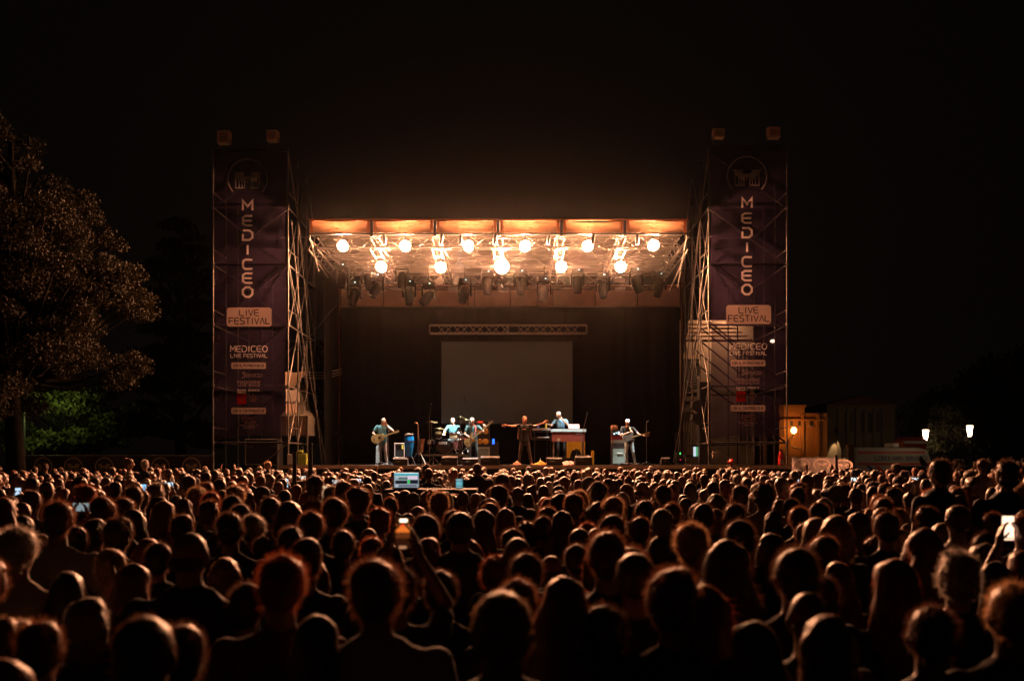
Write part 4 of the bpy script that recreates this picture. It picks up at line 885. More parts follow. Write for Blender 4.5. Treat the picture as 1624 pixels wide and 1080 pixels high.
def guitar(c, ang, L, body, th, mb_, mn_, label, name, cat, strings=4, headm=None, tilt=0.0):
    """c body centre, neck pointing along ang (degrees up from +x)"""
    c = Vector(c); u = Vector((math.cos(R(ang)),-tilt,math.sin(R(ang)))).normalized(); v = Vector((-math.sin(R(ang)),0,math.cos(R(ang)))); n = Vector((0,-1,0))
    t = thing(name, c, label, cat)
    bd_ = MB().prism(body, c+Vector((0,th/2,0)), u, v, n, th).build('body', mb_, t); x1 = max(p[0] for p in body)
    MB().prism([(x1-.12,-.027),(L,-.022),(L,.022),(x1-.12,.027)], c-Vector((0,th/2+.004,0)), u, v, n, .022).build('neck', mn_, t)
    MB().prism([(L,-.022),(L+.05,-.04),(L+.19,-.035),(L+.20,.03),(L+.05,.04),(L,.022)], c-Vector((0,th/2-.002,0)), u, v, n, .018).build('headstock', headm or mn_, t)
    for q in range(4): w0 = c+u*(L+.05+.035*q)-Vector((0,th/2+.012,0)); MB().bar(w0+v*.03, w0+v*.065, .008, 6).build('tuning_peg', M_chrome, t)
    MB().prism([(-.16,-.04),(-.13,-.04),(-.13,.04),(-.16,.04)], c-Vector((0,th/2+.002,0)), u, v, n, .012).build('bridge', M_woodd, bd_)
    return t, bd_, u, v
def gout(l, ub, lb, ws):  # smooth guitar outline: length, upper bout, lower bout, waist
    pts = []
    for i in range(40):
        a = 2*math.pi*i/40; x = math.cos(a); s = math.sin(a); wd = lb*(.5-.5*x)+ub*(.5+.5*x); waist = 1-ws*math.exp(-((x-.15)/.32)**2); pts.append((x*l/2, s*wd*waist if abs(s) > 0 else 0))
    return pts
gc = Vector((X(601,DP),DP-.25,Z(695,DP)))
gt, gb_, u_, v_ = guitar(gc, 19, .62, gout(.50,.155,.205,.22), .10, M_wood, M_wood, 'blond acoustic guitar held by the bald man in the teal shirt', 'acoustic_guitar', 'guitar')
gt_s = MB().lathe(gc+Vector((0,-.052,0))+u_*.06, [(.05,-.001),(.0499,.001)], (0,-1,0), 20).build('sound_hole', M_woodd, gb_)
def mic_stand(px, py, D, label, boom=None, base=True, ht=None):
    x = X(px,D); z = Z(py,D) if ht is None else ht; t = thing('microphone_stand', (x,D,DZ), label, 'microphone stand')
    rod('pole',(x,D,DZ+.02),(x,D,z),.011,M_steel,t)
    for a in (90,210,330): rod('foot',(x,D,DZ+.14),(x+.28*math.cos(R(a)),D+.28*math.sin(R(a)),DZ+.012),.010,M_black,t)
    tip = Vector((x,D,z))
    if boom: tip = at(boom[0],boom[1],D-.1); rod('boom_arm',(x-(tip.x-x)*.3,D+.03,z-(tip.z-z)*.3),tip,.009,M_steel,t)
    m_ = MB(); d = Vector((.3,-1,.2)).normalized() if not boom else (tip-Vector((x,D,z))).normalized(); m_.bar(tip-d*.02,tip+d*.13,.012,8,r1=.018); mm = m_.build('microphone', M_black, t); MB().ball(tip+d*.15,.028,10).build('grille', M_chrome, mm); return t
mic_stand(604.5,665,DP-.5,'straight microphone stand in front of the bald acoustic guitarist')
mic_stand(616,668,DP-.35,'second microphone stand just right of the bald guitarist',ht=DZ+1.25)
# --- congas, amp, sax -------------------------------------------------
M_conga = mat('blue_lacquer', (.01,.17,.48), .15, nscale=5, namp=.35); M_skinw = mat('drum_skin', (.70,.64,.50), .6)
cx_ = X(649,DP+.2); cg = thing('conga_drum', (cx_,DP+.2,DZ), 'shiny blue conga drum standing right of the acoustic guitarist', 'conga')
z0_ = Z(724,DP+.2); MB().lathe((cx_,DP+.2,z0_),[(.10,0),(.125,.12),(.17,.40),(.185,.58),(.165,.74),(.155,.80)],n=24).build('shell',M_conga,cg)
MB().lathe((cx_,DP+.2,z0_+.80),[(.172,-.02),(.176,.03),(.165,.035)],n=24).build('rim',M_chrome,cg); MB().lathe((cx_,DP+.2,z0_+.836),[(.16,0),(.15,.006)],n=24).build('skin',M_skinw,cg)
MB().lathe((cx_,DP+.2,z0_+.56),[(.189,-.02),(.190,.02)],n=24,caps=False).build('band',M_chrome,cg)
for a in range(0,360,60): rod('tension_rod',(cx_+.183*math.cos(R(a)),DP+.2+.183*math.sin(R(a)),z0_+.55),(cx_+.174*math.cos(R(a)),DP+.2+.174*math.sin(R(a)),z0_+.80),.007,M_chrome,cg)
for a in (30,150,270): rod('stand_leg',(cx_+.10*math.cos(R(a)),DP+.2+.10*math.sin(R(a)),z0_+.05),(cx_+.25*math.cos(R(a)),DP+.2+.25*math.sin(R(a)),DZ+.012),.014,M_chrome,cg)
k = thing('small_amplifier', (X(632,37.3),37.3,DZ), 'dark square amplifier with pale frame left of the blue conga', 'amplifier')
a,b,c,d = X(626,37.3),X(641,37.3),Z(725,37.3),Z(703,37.3); MB().box((a+.02,37.33,c+.02),(b-.02,37.7,d-.02)).build('cabinet',M_black,k)
for (p,q) in (((a,c),(a,d)),((b,c),(b,d)),((a,c),(b,c)),((a,d),(b,d))): rod('frame',(p[0],37.3,p[1]),(q[0],37.3,q[1]),.018,mat('pale_frame',(.5,.42,.38),.6),k)
MB().box((a,37.3,DZ+.001),(b,37.7,c-.018)).build('plinth',M_black,k); MB().box((X(637,37.2),37.2,Z(712,37.2)),(X(639.5,37.2),37.25,Z(705,37.2))).build('sticker',mat('yellow_print',(.7,.6,.1),.6),k)
M_brass = mat('worn_brass', (.42,.20,.10), .28, .85, nscale=8, namp=.3)
sx = thing('saxophone', (X(663,DP+.4),DP+.4,DZ), 'brass saxophone on its stand right of the blue conga', 'saxophone')
P = [at(p,q,DP+.4) for p,q in ((657.5,673),(658,670.5),(661.5,670),(663,674),(663.2,690),(663.8,705),(663,716),(665.5,721),(668.5,716),(669,704),(668.6,696))]
MB().tube(P,[.012,.013,.016,.02,.027,.034,.045,.055,.062,.085,.12],10).build('horn',M_brass,sx)
for k_ in range(9): MB().lathe(P[3].lerp(P[5],k_/9)+Vector((0,-.035,0)),[(.022,0),(.02,.012)],(0,-1,0),8).build('key',M_brass,sx)
rod('stand_leg',at(664,712,DP+.4),(P[6].x+.3,DP+.3,DZ+.012),.012,M_white,sx); rod('stand_leg',at(664,712,DP+.4),(P[6].x-.25,DP+.3,DZ+.012),.012,M_black,sx); rod('stand_leg',at(664,712,DP+.4),(P[6].x,DP+.7,DZ+.012),.012,M_black,sx)
# --- drum riser, kit, drummer ------------------------------------------
RD = 38.6
rs = thing('drum_riser', (X(710,RD),RD,DZ), 'low grey drum riser with lattice front under the drum kit', 'riser')
rx0, rx1, rz1 = X(669,RD), X(744,RD), DZ+.42
MB().box((rx0,RD-.2,rz1-.07),(rx1,RD+2,rz1)).build('platform',mat('riser_grey',(.12,.11,.09),.6,nscale=3,namp=.15),rs)
for k_ in range(5):
    a = rx0+(rx1-rx0)*k_/4; rod('leg',(a if k_ else a+.03,RD-.15,DZ),(a if k_ else a+.03,RD-.15,rz1-.07),.025,M_steel,rs)
    if k_ < 4: b = rx0+(rx1-rx0)*(k_+1)/4; rod('brace',(a,RD-.15,rz1-.08),((a+b)/2,RD-.15,DZ+.03),.016,M_steel,rs); rod('brace',(b,RD-.15,rz1-.08),((a+b)/2,RD-.15,DZ+.03),.016,M_steel,rs)
M_drum = mat('dark_red_lacquer', (.035,.010,.008), .12); M_dhead = mat('drumhead_dark', (.02,.010,.008), .6); M_cym = mat('cymbal_bronze', (.62,.48,.24), .25, .9)
kx = X(704,RD+.2); kz = rz1
kit = thing('drum_kit', (kx,RD+.3,kz), 'dark drum kit with bronze cymbals on the riser', 'drum kit')
bd2 = MB().lathe((kx,RD-.02,kz+.30),[(.28,0),(.28,.42)],(0,1,0),28).build('bass_drum',M_drum,kit)
MB().lathe((kx,RD-.03,kz+.30),[(.30,-.02),(.305,.0),(.305,.035),(.27,.04)],(0,1,0),28,caps=False).build('hoop',M_chrome,bd2); MB().lathe((kx,RD-.022,kz+.30),[(.27,0),(.269,.004)],(0,-1,0),28).build('front_head',M_dhead,bd2)
mb = MB(); lettering(mb,'MAPEX',kx-.17,kz+.38,.30,.09,RD-.032,.022) if 'X' in FONT else lettering(mb,'MAPE',kx-.15,kz+.36,.28,.09,RD-.032,.022); mb.build('lettering',M_white,bd2)
for a in range(0,360,45): MB().cbox((kx+.30*math.cos(R(a)),RD,kz+.30+.30*math.sin(R(a))),(.03,.06,.03)).build('lug',M_chrome,bd2)
def tom(x,y,z,r,h,nm,tilt=25,mt=None):
    ax = Vector((0,-math.sin(R(tilt)),math.cos(R(tilt)))); o = MB().lathe((x,y,z),[(r,0),(r,h)],ax,22).build(nm,mt or M_drum,kit); MB().lathe((x,y,z),[(r+.008,h-.03),(r+.008,h+.008),(r-.01,h+.01)],ax,22).build('rim',M_chrome,o); MB().lathe((x,y,z),[(r-.012,h+.006),(r-.02,h+.009)],ax,22).build('skin',M_skinw,o)
    MB().lathe((x,y,z),[(r+.006,-.005),(r+.006,.025)],ax,22,caps=False).build('lower_rim',M_chrome,o)
tom(kx-.20,RD+.15,kz+.66,.14,.20,'tom'); tom(X(719,RD),RD+.1,kz+.62,.15,.22,'tom',12,mat('pale_drum',(.42,.33,.22),.3)); tom(X(731,RD),RD+.3,kz+.60,.14,.2,'tom',12)
tom(kx+.52,RD+.7,kz+.20,.19,.38,'floor_tom',5); tom(kx-.55,RD+.6,kz+.42,.17,.14,'snare_drum',5,M_chrome)
def cymbal(px,py,r,tilt=8,y=.35):
    p = at(px,py,RD+y); ax = Vector((.05,-math.sin(R(tilt)),math.cos(R(tilt)))); o = MB().lathe(p,[(r,0),(r*.5,.02),(r*.18,.03),(r*.12,.055),(.01,.06)],ax,24).build('cymbal',M_cym,kit); rod('cymbal_stand',p,(p.x,p.y+.05,kz+.25),.011,M_chrome,kit)
    for a in (60,180,300): rod('stand_foot',(p.x,p.y+.05,kz+.28),(p.x+.22*math.cos(R(a)),p.y+.05+.22*math.sin(R(a)),kz+.012),.009,M_chrome,kit)
cymbal(684.5,669.5,.24); cymbal(697,680,.22,5,.15); cymbal(730,662,.19,-6,.6); cymbal(739,666,.18,4,.8); cymbal(720,694,.19,5,0)
for a in (-.5,.3,.7): rod('hardware_stand',(kx+a,RD+.1,kz+.01),(kx+a+.05,RD+.3,kz+.7),.012,M_chrome,kit)
MB().lathe((X(718,RD),RD+1.15,kz+.46),[(.17,0),(.18,.05),(.16,.08)],n=18).build('stool',M_black,kit)
dm = (X(718.5,RD+1),RD+1.0,kz)
Fd = human(hip=(0,.12,.60), chest=(0,.05,.95), neck=(0,0,1.16), head=(0,-.04,1.32), face=(-.05,-1,-.1), wdt=1.1, sh=[(-.20,.03,1.10),(.20,.03,1.10)], el=[(-.36,-.08,.86),(.34,-.10,.84)], wr=[(-.34,-.33,.80),(.26,-.36,.86)], hd=[(.3,-1,-.2),(-.3,-1,0)], pn=[(0,0,-1),(0,0,-1)],
   kn=[(-.22,-.30,.50),(.20,-.32,.50)], an=[(-.24,-.22,.10),(.22,-.26,.10)], toe=[(-.26,-.42,.04),(.24,-.44,.04)])
performer(dm[0],dm[1],dm[2],'drummer in teal shirt seated behind the drum kit',Fd,[M_skin,M_teal,M_blackt,M_shoe],[('hair',hair_cap('hair',(0,-.03,1.322),fwd,[M_ghair],rad=.98))])
for s in (-.34,.26): o = rod('drumstick',(dm[0]+s,dm[1]-.33,dm[2]+.80),(dm[0]+s*.6,dm[1]-.75,dm[2]+.86),.008,M_wood); tag(o,'%s drumstick in the seated drummer\'s hand'%('left-hand-side pale' if s<0 else 'right-hand-side pale'),'drumstick')
mic_stand(681,660,38.2,'overhead microphone on tall stand left of the drum kit',boom=(683,646)); mic_stand(744,662,39.8,'overhead microphone boom leaning over the drum kit from behind',boom=(738,636))
mic_stand(729.5,690,38.0,'short microphone stand in front of the tom drums',ht=Z(668,38.0))
# --- bassist -------------------------------------------------------------
bx = X(750, DP)
Fb = human(hip=(0,0,.92), chest=(-.02,0,1.26), neck=(-.02,-.02,1.46), head=(-.03,-.05,1.62), face=(-.2,-1,-.1), wdt=1.08, belly=.02, sh=[(-.20,0,1.40),(.20,0,1.41)], el=[(-.30,-.10,1.14),(.42,-.12,1.20)], wr=[(-.10,-.28,1.02),(.48,-.30,1.38)], hd=[(.6,-.2,-.6),(-.5,0,.8)], pn=[(0,1,0),(0,1,0)],
   kn=[(-.13,-.03,.48),(.14,-.02,.48)], an=[(-.16,.02,.09),(.17,.02,.09)], toe=[(-.20,-.14,.035),(.22,-.14,.035)], hemlow=-.04)
performer(bx,DP,DZ,'white-haired man in teal T-shirt playing a blond electric bass',Fb,[M_skin,M_teal,M_jeand,M_tan],[('hair',hair_cap('hair',(-.03,-.035,1.622),fwd,[M_whair],rad=1.06))])
bb = [(-.22,-.13),(-.24,0),(-.2,.13),(-.08,.15),(.02,.10),(.14,.16),(.26,.19),(.27,.14),(.16,.06),(.14,-.04),(.20,-.10),(.18,-.15),(.08,-.12),(-.02,-.10),(-.1,-.16)]
bc = Vector((X(746,DP),DP-.28,Z(699,DP))); bt,_,_,_ = guitar(bc,41,.92,bb,.045,M_wood,mat('maple_neck',(.80,.58,.28),.4),'blond electric bass raised by the white-haired man','electric_bass','bass guitar')
MB().tube([bc+Vector((.15,.02,.22)),Vector((bx+.12,DP-.17,DZ+1.35)),Vector((bx+.05,DP,DZ+1.49)),Vector((bx-.08,DP+.14,DZ+1.3)),bc+Vector((-.2,.08,.02))],.02,5).build('strap',mat('red_strap',(.35,.04,.03),.7),bt)
mic_stand(746.5,700,DP-.55,'microphone stand in front of the white-haired bassist',ht=DZ+1.50)
# bass cabinets
bcb = thing('bass_cabinet', (X(766,38.2),38.2,DZ+.62), 'black bass cabinet with yellow speaker cones behind the bassist', 'amplifier')
a,b,c,d = X(755,38.2),X(776,38.2),DZ+.62,Z(672,38.2); MB().cbox(((a+b)/2,38.4,(c+d)/2),(b-a,.4,d-c),bev=.015).build('cabinet',M_black,bcb)
M_cone = mat('yellow_cone',(.55,.28,.03),.5); 
for i in range(2):
    for j in range(2): q = Vector((a+(b-a)*(.27+.46*i),38.199,c+.08+(d-c-.12)*(.24+.46*j))); MB().lathe(q,[(.105,.0),(.11,.012),(.085,.014),(.05,-.0),(.03,.01),(.0,.014)],(0,-1,0),20).build('speaker_cone',M_cone,bcb)
MB().box((a+.03,38.19,c+.02),(b-.03,38.199,c+.05)).build('yellow_strip',M_cone,bcb); MB().cbox(((a+b)/2,38.4,d+.06),(b-a-.05,.35,.11),bev=.01).build('amp_head',M_black,bcb); MB().box((a+.06,38.21,d+.04),(a+.26,38.224,d+.10)).build('red_panel',glow('red_panel_glow',(1,.06,.02),1.2),bcb)
M_gcab = mat('grey_green_grille', (.20,.25,.22), .8, nscale=60, namp=.15, bump=.4)
def cab(px0,px1,py0,D,label,zb=None,trim=True):
    a,b,d = X(px0,D),X(px1,D),Z(py0,D); c = DZ if zb is None else zb; t = thing('guitar_cabinet',((a+b)/2,D,c),label,'amplifier'); MB().cbox(((a+b)/2,D+.22,(c+d)/2),(b-a,.4,d-c-.002),bev=.02).build('cabinet',M_black,t); MB().box((a+.05,D-.004,c+.06),(b-.05,D+.018,d-.06)).build('grille',M_gcab,t)
    if trim:
        f = MB().box((a+.02,D-.01,d-.055),(b-.02,D+.01,d-.02)).box((b-.05,D-.008,c+.03),(b-.02,D+.01,d-.056)); f.build('pale_trim',mat('trim_white',(.55,.55,.52),.5),t)
    return t
cab(753,777,708.5,38.15,'pale-trimmed guitar cabinet under the yellow-coned bass cabinet')
o = MB().cbox((X(783,38.3),38.4,DZ+.45),(.34,.3,.9),bev=.02).build('speaker_box',M_black,loc=(X(783,38.3),38.4,DZ)); tag(o,'narrow black speaker with a blue light right of the bass cabinet','speaker'); MB().box((X(782,38.2)-.03,38.235,Z(704,38.2)),(X(782,38.2)+.05,38.245,Z(696,38.2))).build('blue_light',glow('blue_glow',(.02,.12,1),3),o)
def wedge(px0,px1,py0,D,label):
    a,b,d = X(px0,D),X(px1,D),Z(py0,D); t = thing('floor_monitor',((a+b)/2,D,DZ),label,'stage monitor','floor monitors along the stage front')
    h = d-DZ; MB().prism([(0,0.001),(.44,.001),(.46,h*.55),(.10,h),(0,h*.8)],(a,D-.02,DZ),(0,1,0),(0,0,1),(1,0,0),b-a).build('cabinet',mat('monitor_black',(.012,.010,.009),.6,nscale=40,namp=.2,bump=.3),t)
    MB().prism([(.475,h*.53),(.49,h*.53),(.14,h*.985),(.125,h*.985)],(a+.04,D-.02,DZ+.01),(0,1,0),(0,0,1),(1,0,0),b-a-.08).build('grille',M_black,t)
    rod('handle',(a+.1,D-.035,DZ+h*.5),((a+b)/2,D-.035,DZ+h*.5),.01,M_steel,t)
wedge(623,646,725.5,35.85,'leftmost black floor monitor in front of the small amplifier'); wedge(701,725,723,35.85,'black floor monitor in front of the drum kit'); wedge(734,758,725.5,35.85,'black floor monitor in front of the bassist')
wedge(762,792,723,35.85,'black floor monitor left of the singer with outstretched arms'); wedge(867,892,725,35.85,'black floor monitor in front of the red-brown organ'); wedge(912,939,722.5,35.85,'black floor monitor in front of the yellow post'); wedge(1049,1063,725,36.0,'rightmost black floor monitor beyond the capped guitarist')
# --- singer ----------------------------------------------------------------
sx_ = X(832, DP-.1)
Fs = human(hip=(0,0,.96), chest=(0,0,1.30), neck=(0,-.02,1.49), head=(0,-.05,1.655), face=(0,-1,.15), wdt=1.16, sh=[(-.20,0,1.45),(.20,0,1.45)], el=[(-.45,-.05,1.43),(.46,-.05,1.45)], wr=[(-.68,-.18,1.47),(.70,-.16,1.56)], hd=[(-1,-.25,-.15),(1,-.1,.35)], pn=[(0,-1,0),(0,-1,0)],
   kn=[(-.16,-.03,.50),(.17,-.03,.50)], an=[(-.20,.02,.09),(.25,.02,.09)], toe=[(-.23,-.15,.035),(.28,-.15,.035)], sleeve=.30, handsc=1.15, hemlow=-.06)
so = performer(sx_,DP-.1,DZ,'singer with red face and long hair spreading both arms wide in a black shirt',Fs,[M_skinred,M_blackt,M_brownt,M_tan],[('hair',hair_cap('hair',(0,-.03,1.665),fwd,[mat('ginger_hair',(.20,.07,.03),.6,nscale=30,namp=.3,bump=.6)],rad=1.14,low=.09))])
Fv = Fig(); Fv.cone((-.17,.02,1.40),(-.22,.03,.98),.07,.05,0,.8).cone((.17,.02,1.40),(.21,.03,.98),.07,.05,0,.8); vm = Fv.mesh('vest_flap',.014,900,[mat('brown_vest',(.14,.07,.04),.8)]); h = bpy.data.objects.new('vest_flap',vm); col.objects.link(h); h.parent = so
rod('shirt_print',(sx_-.09,DP-.1-.135,DZ+1.31),(sx_+.06,DP-.1-.135,DZ+1.325),.012,M_gold,so)
# --- keyboardist + organ -----------------------------------------------------
KD = 37.2
og = thing('electric_organ', (X(901,KD),KD,DZ), 'red-brown electric organ with a pale top in front of the keyboard player', 'organ')
a,b = X(875,KD),X(928.5,KD); zt,zm,zl = Z(680.5,KD),Z(684.5,KD),Z(700,KD); M_org = mat('organ_wood',(.20,.035,.02),.35,nscale=3,namp=.2)
MB().box((a-.03,KD-.02,zm),(b+.03,KD+.62,zt)).build('top',mat('organ_top',(.55,.66,.66),.3),og); MB().box((a+.02,KD,zl),(b-.02,KD+.6,zm-.002)).build('case',M_org,og)
MB().box((a+.9,KD-.008,zm-.10),(a+1.12,KD-.001,zm-.07)).build('nameplate',M_printdim,og); MB().box((a+.2,KD-.008,zl+.02),(a+.32,KD-.001,zl+.12)).build('label',M_gold,og)
for k_ in range(28): MB().box((a+.05+.042*k_,KD+.45,zt+.002),(a+.088+.042*k_,KD+.6,zt+.022)).build('key',M_white,og)
for x,dx in ((a+.08,-.03),(b-.08,.03)):
    for y in (KD+.05,KD+.52): rod('leg',(x,y,zl),(x+dx,y,DZ),.026,M_woodd,og)
lp = thing('laptop',(X(910,KD),KD+.25,zt),'open white-backed laptop on the organ top','laptop'); MB().box((X(902.5,KD),KD+.12,zt+.003),(X(919,KD),KD+.42,zt+.02)).build('keyboard',M_plac,lp); MB().cbox((X(910.5,KD),KD+.10,(Z(673,KD)+zt)/2+.02),(X(919,KD)-X(902,KD),.012,Z(673,KD)-zt-.02),rot=Matrix.Rotation(R(-12),3,'X')).build('lid',mat('laptop_lid',(.85,.62,.58),.4,emit=(1,.7,.66),strength=.5),lp)  # lid back glows by itself, its brightness put into emission
mic_stand(923,690,KD-.1,'curved microphone stand at the right end of the organ',boom=(930,661))
Fk = human(hip=(0,0,.95), chest=(-.02,-.03,1.28), neck=(-.06,-.08,1.47), head=(-.12,-.13,1.62), face=(-.5,-1,-.3), wdt=1.10, sh=[(-.22,-.03,1.41),(.18,-.03,1.42)], el=[(-.38,-.12,1.22),(.26,-.20,1.22)], wr=[(-.58,-.22,1.30),(.02,-.26,1.46)], hd=[(-1,-.2,0),(-.6,0,.8)], pn=[(0,0,-1),(0,-1,0)], kn=[(-.12,-.02,.5),(.12,-.02,.5)])
kr = thing('keyboard_riser',(X(890,KD+.85),KD+.85,DZ),'low black riser under the keyboard player behind the organ','riser'); MB().box((X(890,KD+.85)-.6,KD+.66,DZ+.24),(X(890,KD+.85)+.5,KD+1.25,DZ+.28)).build('top',M_deck,kr); MB().box((X(890,KD+.85)-.56,KD+.70,DZ+.001),(X(890,KD+.85)+.46,KD+1.21,DZ+.239)).build('frame',M_black,kr)
performer(X(890,KD+.85),KD+.88,DZ+.28,'grey-haired keyboard player in blue T-shirt holding a hand to his face',Fk,[M_skin,M_blue,M_blackt,M_shoe],[('hair',hair_cap('hair',(-.11,-.115,1.63),(-.4,-1,-.1),[M_whair],rad=1.08))])
ks = thing('keyboard_on_stand',(X(861,KD+.3),KD+.3,DZ),'dark electronic keyboard on a stand left of the organ','keyboard')
MB().cbox((X(861,KD+.3),KD+.3,Z(695,KD+.3)),(.78,.34,.12),bev=.02).build('keyboard_body',M_black,ks); MB().box((X(853,KD),KD+.115,Z(694,KD)),(X(872,KD),KD+.125,Z(692.5,KD))).build('display_strip',mat('silver_strip',(.5,.5,.5),.3),ks); MB().cbox((X(859,KD+.4),KD+.5,Z(682,KD+.4)),(.7,.3,.10),bev=.02,rot=Matrix.Rotation(R(20),3,'X')).build('upper_keyboard',M_black,ks)
for x in (-.3,.3): rod('stand_leg',(X(861,KD)+x,KD+.3,DZ),(X(861,KD)+x,KD+.45,Z(682,KD)),.018,M_black,ks)
MB().ball(at(853.5,675.5,KD+.4),(.03,.03,.05),8).build('blue_lamp',glow('blue_glow2',(.05,.25,1),1.0),ks)
o = thing('yellow_towel',(X(867,KD),KD+.2,DZ),'yellow towel hanging from a dark rail left of the organ','towel'); rod('rail',(X(868,KD),KD+.25,DZ),(X(868,KD),KD+.25,Z(671,KD)),.014,M_black,o); MB().cbox(at(866,675.5,KD+.2),(.07,.05,.22),bev=.015).build('cloth',mat('yellow_cloth',(.65,.42,.03),.8),o)
# rotary speaker under organ with yellow panel
ry = thing('rotary_speaker',(X(913,KD+1.4),KD+1.4,DZ),'yellow panel with round black drum stool in front under the organ','panel')
yd = KD+1.5; ya,yb,yz = X(899,yd),X(928,yd),Z(699,yd); pts=[(ya,DZ+.25),(ya,yz),(yb,yz),(yb,DZ+.25),(yb-.10,DZ+.25)]; 
for q in range(13): a_ = R(15*q); pts.append(((ya+yb)/2+.24*math.cos(a_),DZ+.25+.38*math.sin(a_)))
MB().prism(pts,(0,yd,0),(1,0,0),(0,0,1),(0,1,0),.04).build('yellow_board',mat('yellow_board_paint',(.75,.45,.03),.5),ry)
MB().box((ya,yd+.05,DZ),(yb,yd+.4,yz-.02)).build('dark_core',M_black,ry); MB().box((ya,yd+.001,DZ),(yb,yd+.04,DZ+.248)).build('base_board',M_black,ry)
for a in (90,210,330): rod('stool_foot',((ya+yb)/2,yd-.3,DZ+.25),((ya+yb)/2+.25*math.cos(R(a)),yd-.3+.25*math.sin(R(a)),DZ+.012),.015,M_chrome,ry)
rod('stool_post',((ya+yb)/2,yd-.3,DZ+.2),((ya+yb)/2,yd-.3,DZ+.6),.02,M_chrome,ry); MB().lathe(((ya+yb)/2,yd-.3,DZ+.56),[(.17,0),(.17,.03)],n=18).build('stool_plate',M_chrome,ry)
o = thing('yellow_post',(X(939,KD),KD,DZ),'bright yellow round post standing right of the organ','post'); MB().lathe((X(939.5,KD),KD,DZ+.02),[(.055,0),(.06,.03),(.06,.50),(.05,.53)],n=16).build('tube',mat('yellow_foam',(.85,.50,.02),.5),o); MB().lathe((X(939.5,KD),KD,DZ),[(.09,0),(.09,.018)],n=16).build('foot',M_black,o)
# floor clutter
rgc = random.Random(5)
for (px,w_,c_,lb,nm) in ((820,.16,(.45,.20,.12),'crumpled tan cloth on the stage left of the singer','cloth'),(858,.30,(.70,.26,.04),'orange cloth bundle on the stage right of the singer','cloth'),(899,.26,(.60,.36,.34),'pink towel bundle between two floor monitors','towel'),(905,.22,(.5,.28,.27),'second pinkish towel lying left of the last floor monitor','towel'),(921,.16,(.45,.1,.1),'small dark red pouch by the organ right leg','pouch')):
    k = MB(); p = Vector((X(px,36.2),36.2+.1*rgc.random(),DZ)); n_ = 14
    vs = []
    for j in range(6):
        for i in range(n_): a_ = 2*math.pi*i/n_; t_ = j/5; r_ = w_*(1-t_**2*.95)*(1+.25*math.sin(3*a_+px)+.12*math.sin(7*a_)); vs.append((p.x+r_*math.cos(a_),p.y+r_*.6*math.sin(a_),p.z+.001+.13*t_*(1+.3*math.sin(5*a_))))
    k.add(vs,[(j*n_+i,j*n_+(i+1)%n_,(j+1)*n_+(i+1)%n_,(j+1)*n_+i) for j in range(5) for i in range(n_)],0,True); k.add(vs[-n_:],[tuple(range(n_))],0,True); o = k.build(nm,mat(nm+str(px),c_,.9,nscale=12,namp=.2),loc=p); tag(o,lb,'cloth' if nm != 'pouch' else 'pouch')
for (px,py,lb) in ((857,722,'clear plastic bottle standing behind the orange cloth'),(872,727,'clear plastic bottle by the left leg of the organ')):
    p = Vector((X(px,36.7),36.7,DZ)); o = MB().lathe(p,[(.035,0),(.038,.02),(.038,.17),(.015,.22),(.015,.25)],n=12).build('bottle',mat('bottle_plastic',(.6,.62,.6),.15),loc=p); tag(o,lb,'bottle'); MB().lathe(p+Vector((0,0,.251)),[(.017,0),(.017,.02)],n=10).build('cap',M_white,o)
for j in range(7):     # cables along the front
    xs0 = X([500,560,600,690,800,960,1010][j],36.1); k = MB().tube([(xs0+.22*i,36.0+.12*math.sin(i*1.1+j),DZ+.014) for i in range(10)],.012,5); o = k.build('stage_cable',M_black,loc=(xs0,36,DZ)); tag(o,'black cable snaking on the stage floor %s'%['at far left','left of the bald guitarist','under the bald guitarist','before the drum riser','left of the singer','right of the yellow post','under the capped guitarist'][j],'cable')
# --- right guitarist ---------------------------------------------------------
gx2 = X(997, DP)
Fr = human(hip=(.02,0,.90), chest=(-.04,-.02,1.22), neck=(-.06,-.05,1.41), head=(-.05,-.10,1.565), face=(.1,-1,-.35), wdt=1.10, belly=.03, sh=[(-.24,-.02,1.37),(.16,-.02,1.35)], el=[(-.30,-.10,1.10),(.34,-.18,1.14)], wr=[(-.02,-.26,1.20),(.58,-.30,1.07)], hd=[(1,-.2,.2),(1,0,.1)], pn=[(0,1,0),(0,1,0)],
    kn=[(-.10,-.05,.47),(.16,-.06,.47)], an=[(-.06,.02,.09),(.24,.02,.09)], toe=[(-.08,-.15,.035),(.30,-.14,.035)])
ro = performer(gx2,DP,DZ,'guitarist in a white cap and pale jeans leaning back at the right',Fr,[M_skin,M_blackt,M_jean,M_shoe])
Fc = Fig(); Fc.ell((-.05,-.085,1.625),(.088,.096,.07),0).cone((-.05,-.16,1.60),(-.045,-.205,1.585),.045,.03,0,1); h = bpy.data.objects.new('cap',Fc.mesh('cap',.01,900,[M_white])); col.objects.link(h); h.parent = ro
eb = [(-.20,-.12),(-.22,0),(-.18,.12),(-.06,.13),(.04,.09),(.14,.15),(.22,.16),(.22,.10),(.15,.05),(.15,-.05),(.22,-.11),(.20,-.15),(.1,-.12),(0,-.10),(-.08,-.14)]
ec = Vector((X(995.5,DP),DP-.28,Z(694.5,DP))); et,_,_,_ = guitar(ec,14,.60,eb,.045,mat('grey_guitar',(.30,.30,.26),.3),mat('maple_neck',(.80,.58,.28),.4),'grey electric guitar held low by the white-capped guitarist','electric_guitar','guitar')
MB().tube([ec+Vector((.15,.02,.14)),Vector((gx2+.10,DP-.17,DZ+1.22)),Vector((gx2-.02,DP-.08,DZ+1.45)),Vector((gx2-.16,DP+.12,DZ+1.2)),ec+Vector((-.2,.08,.02))],.024,5).build('strap',mat('tan_strap',(.6,.42,.2),.7),et)
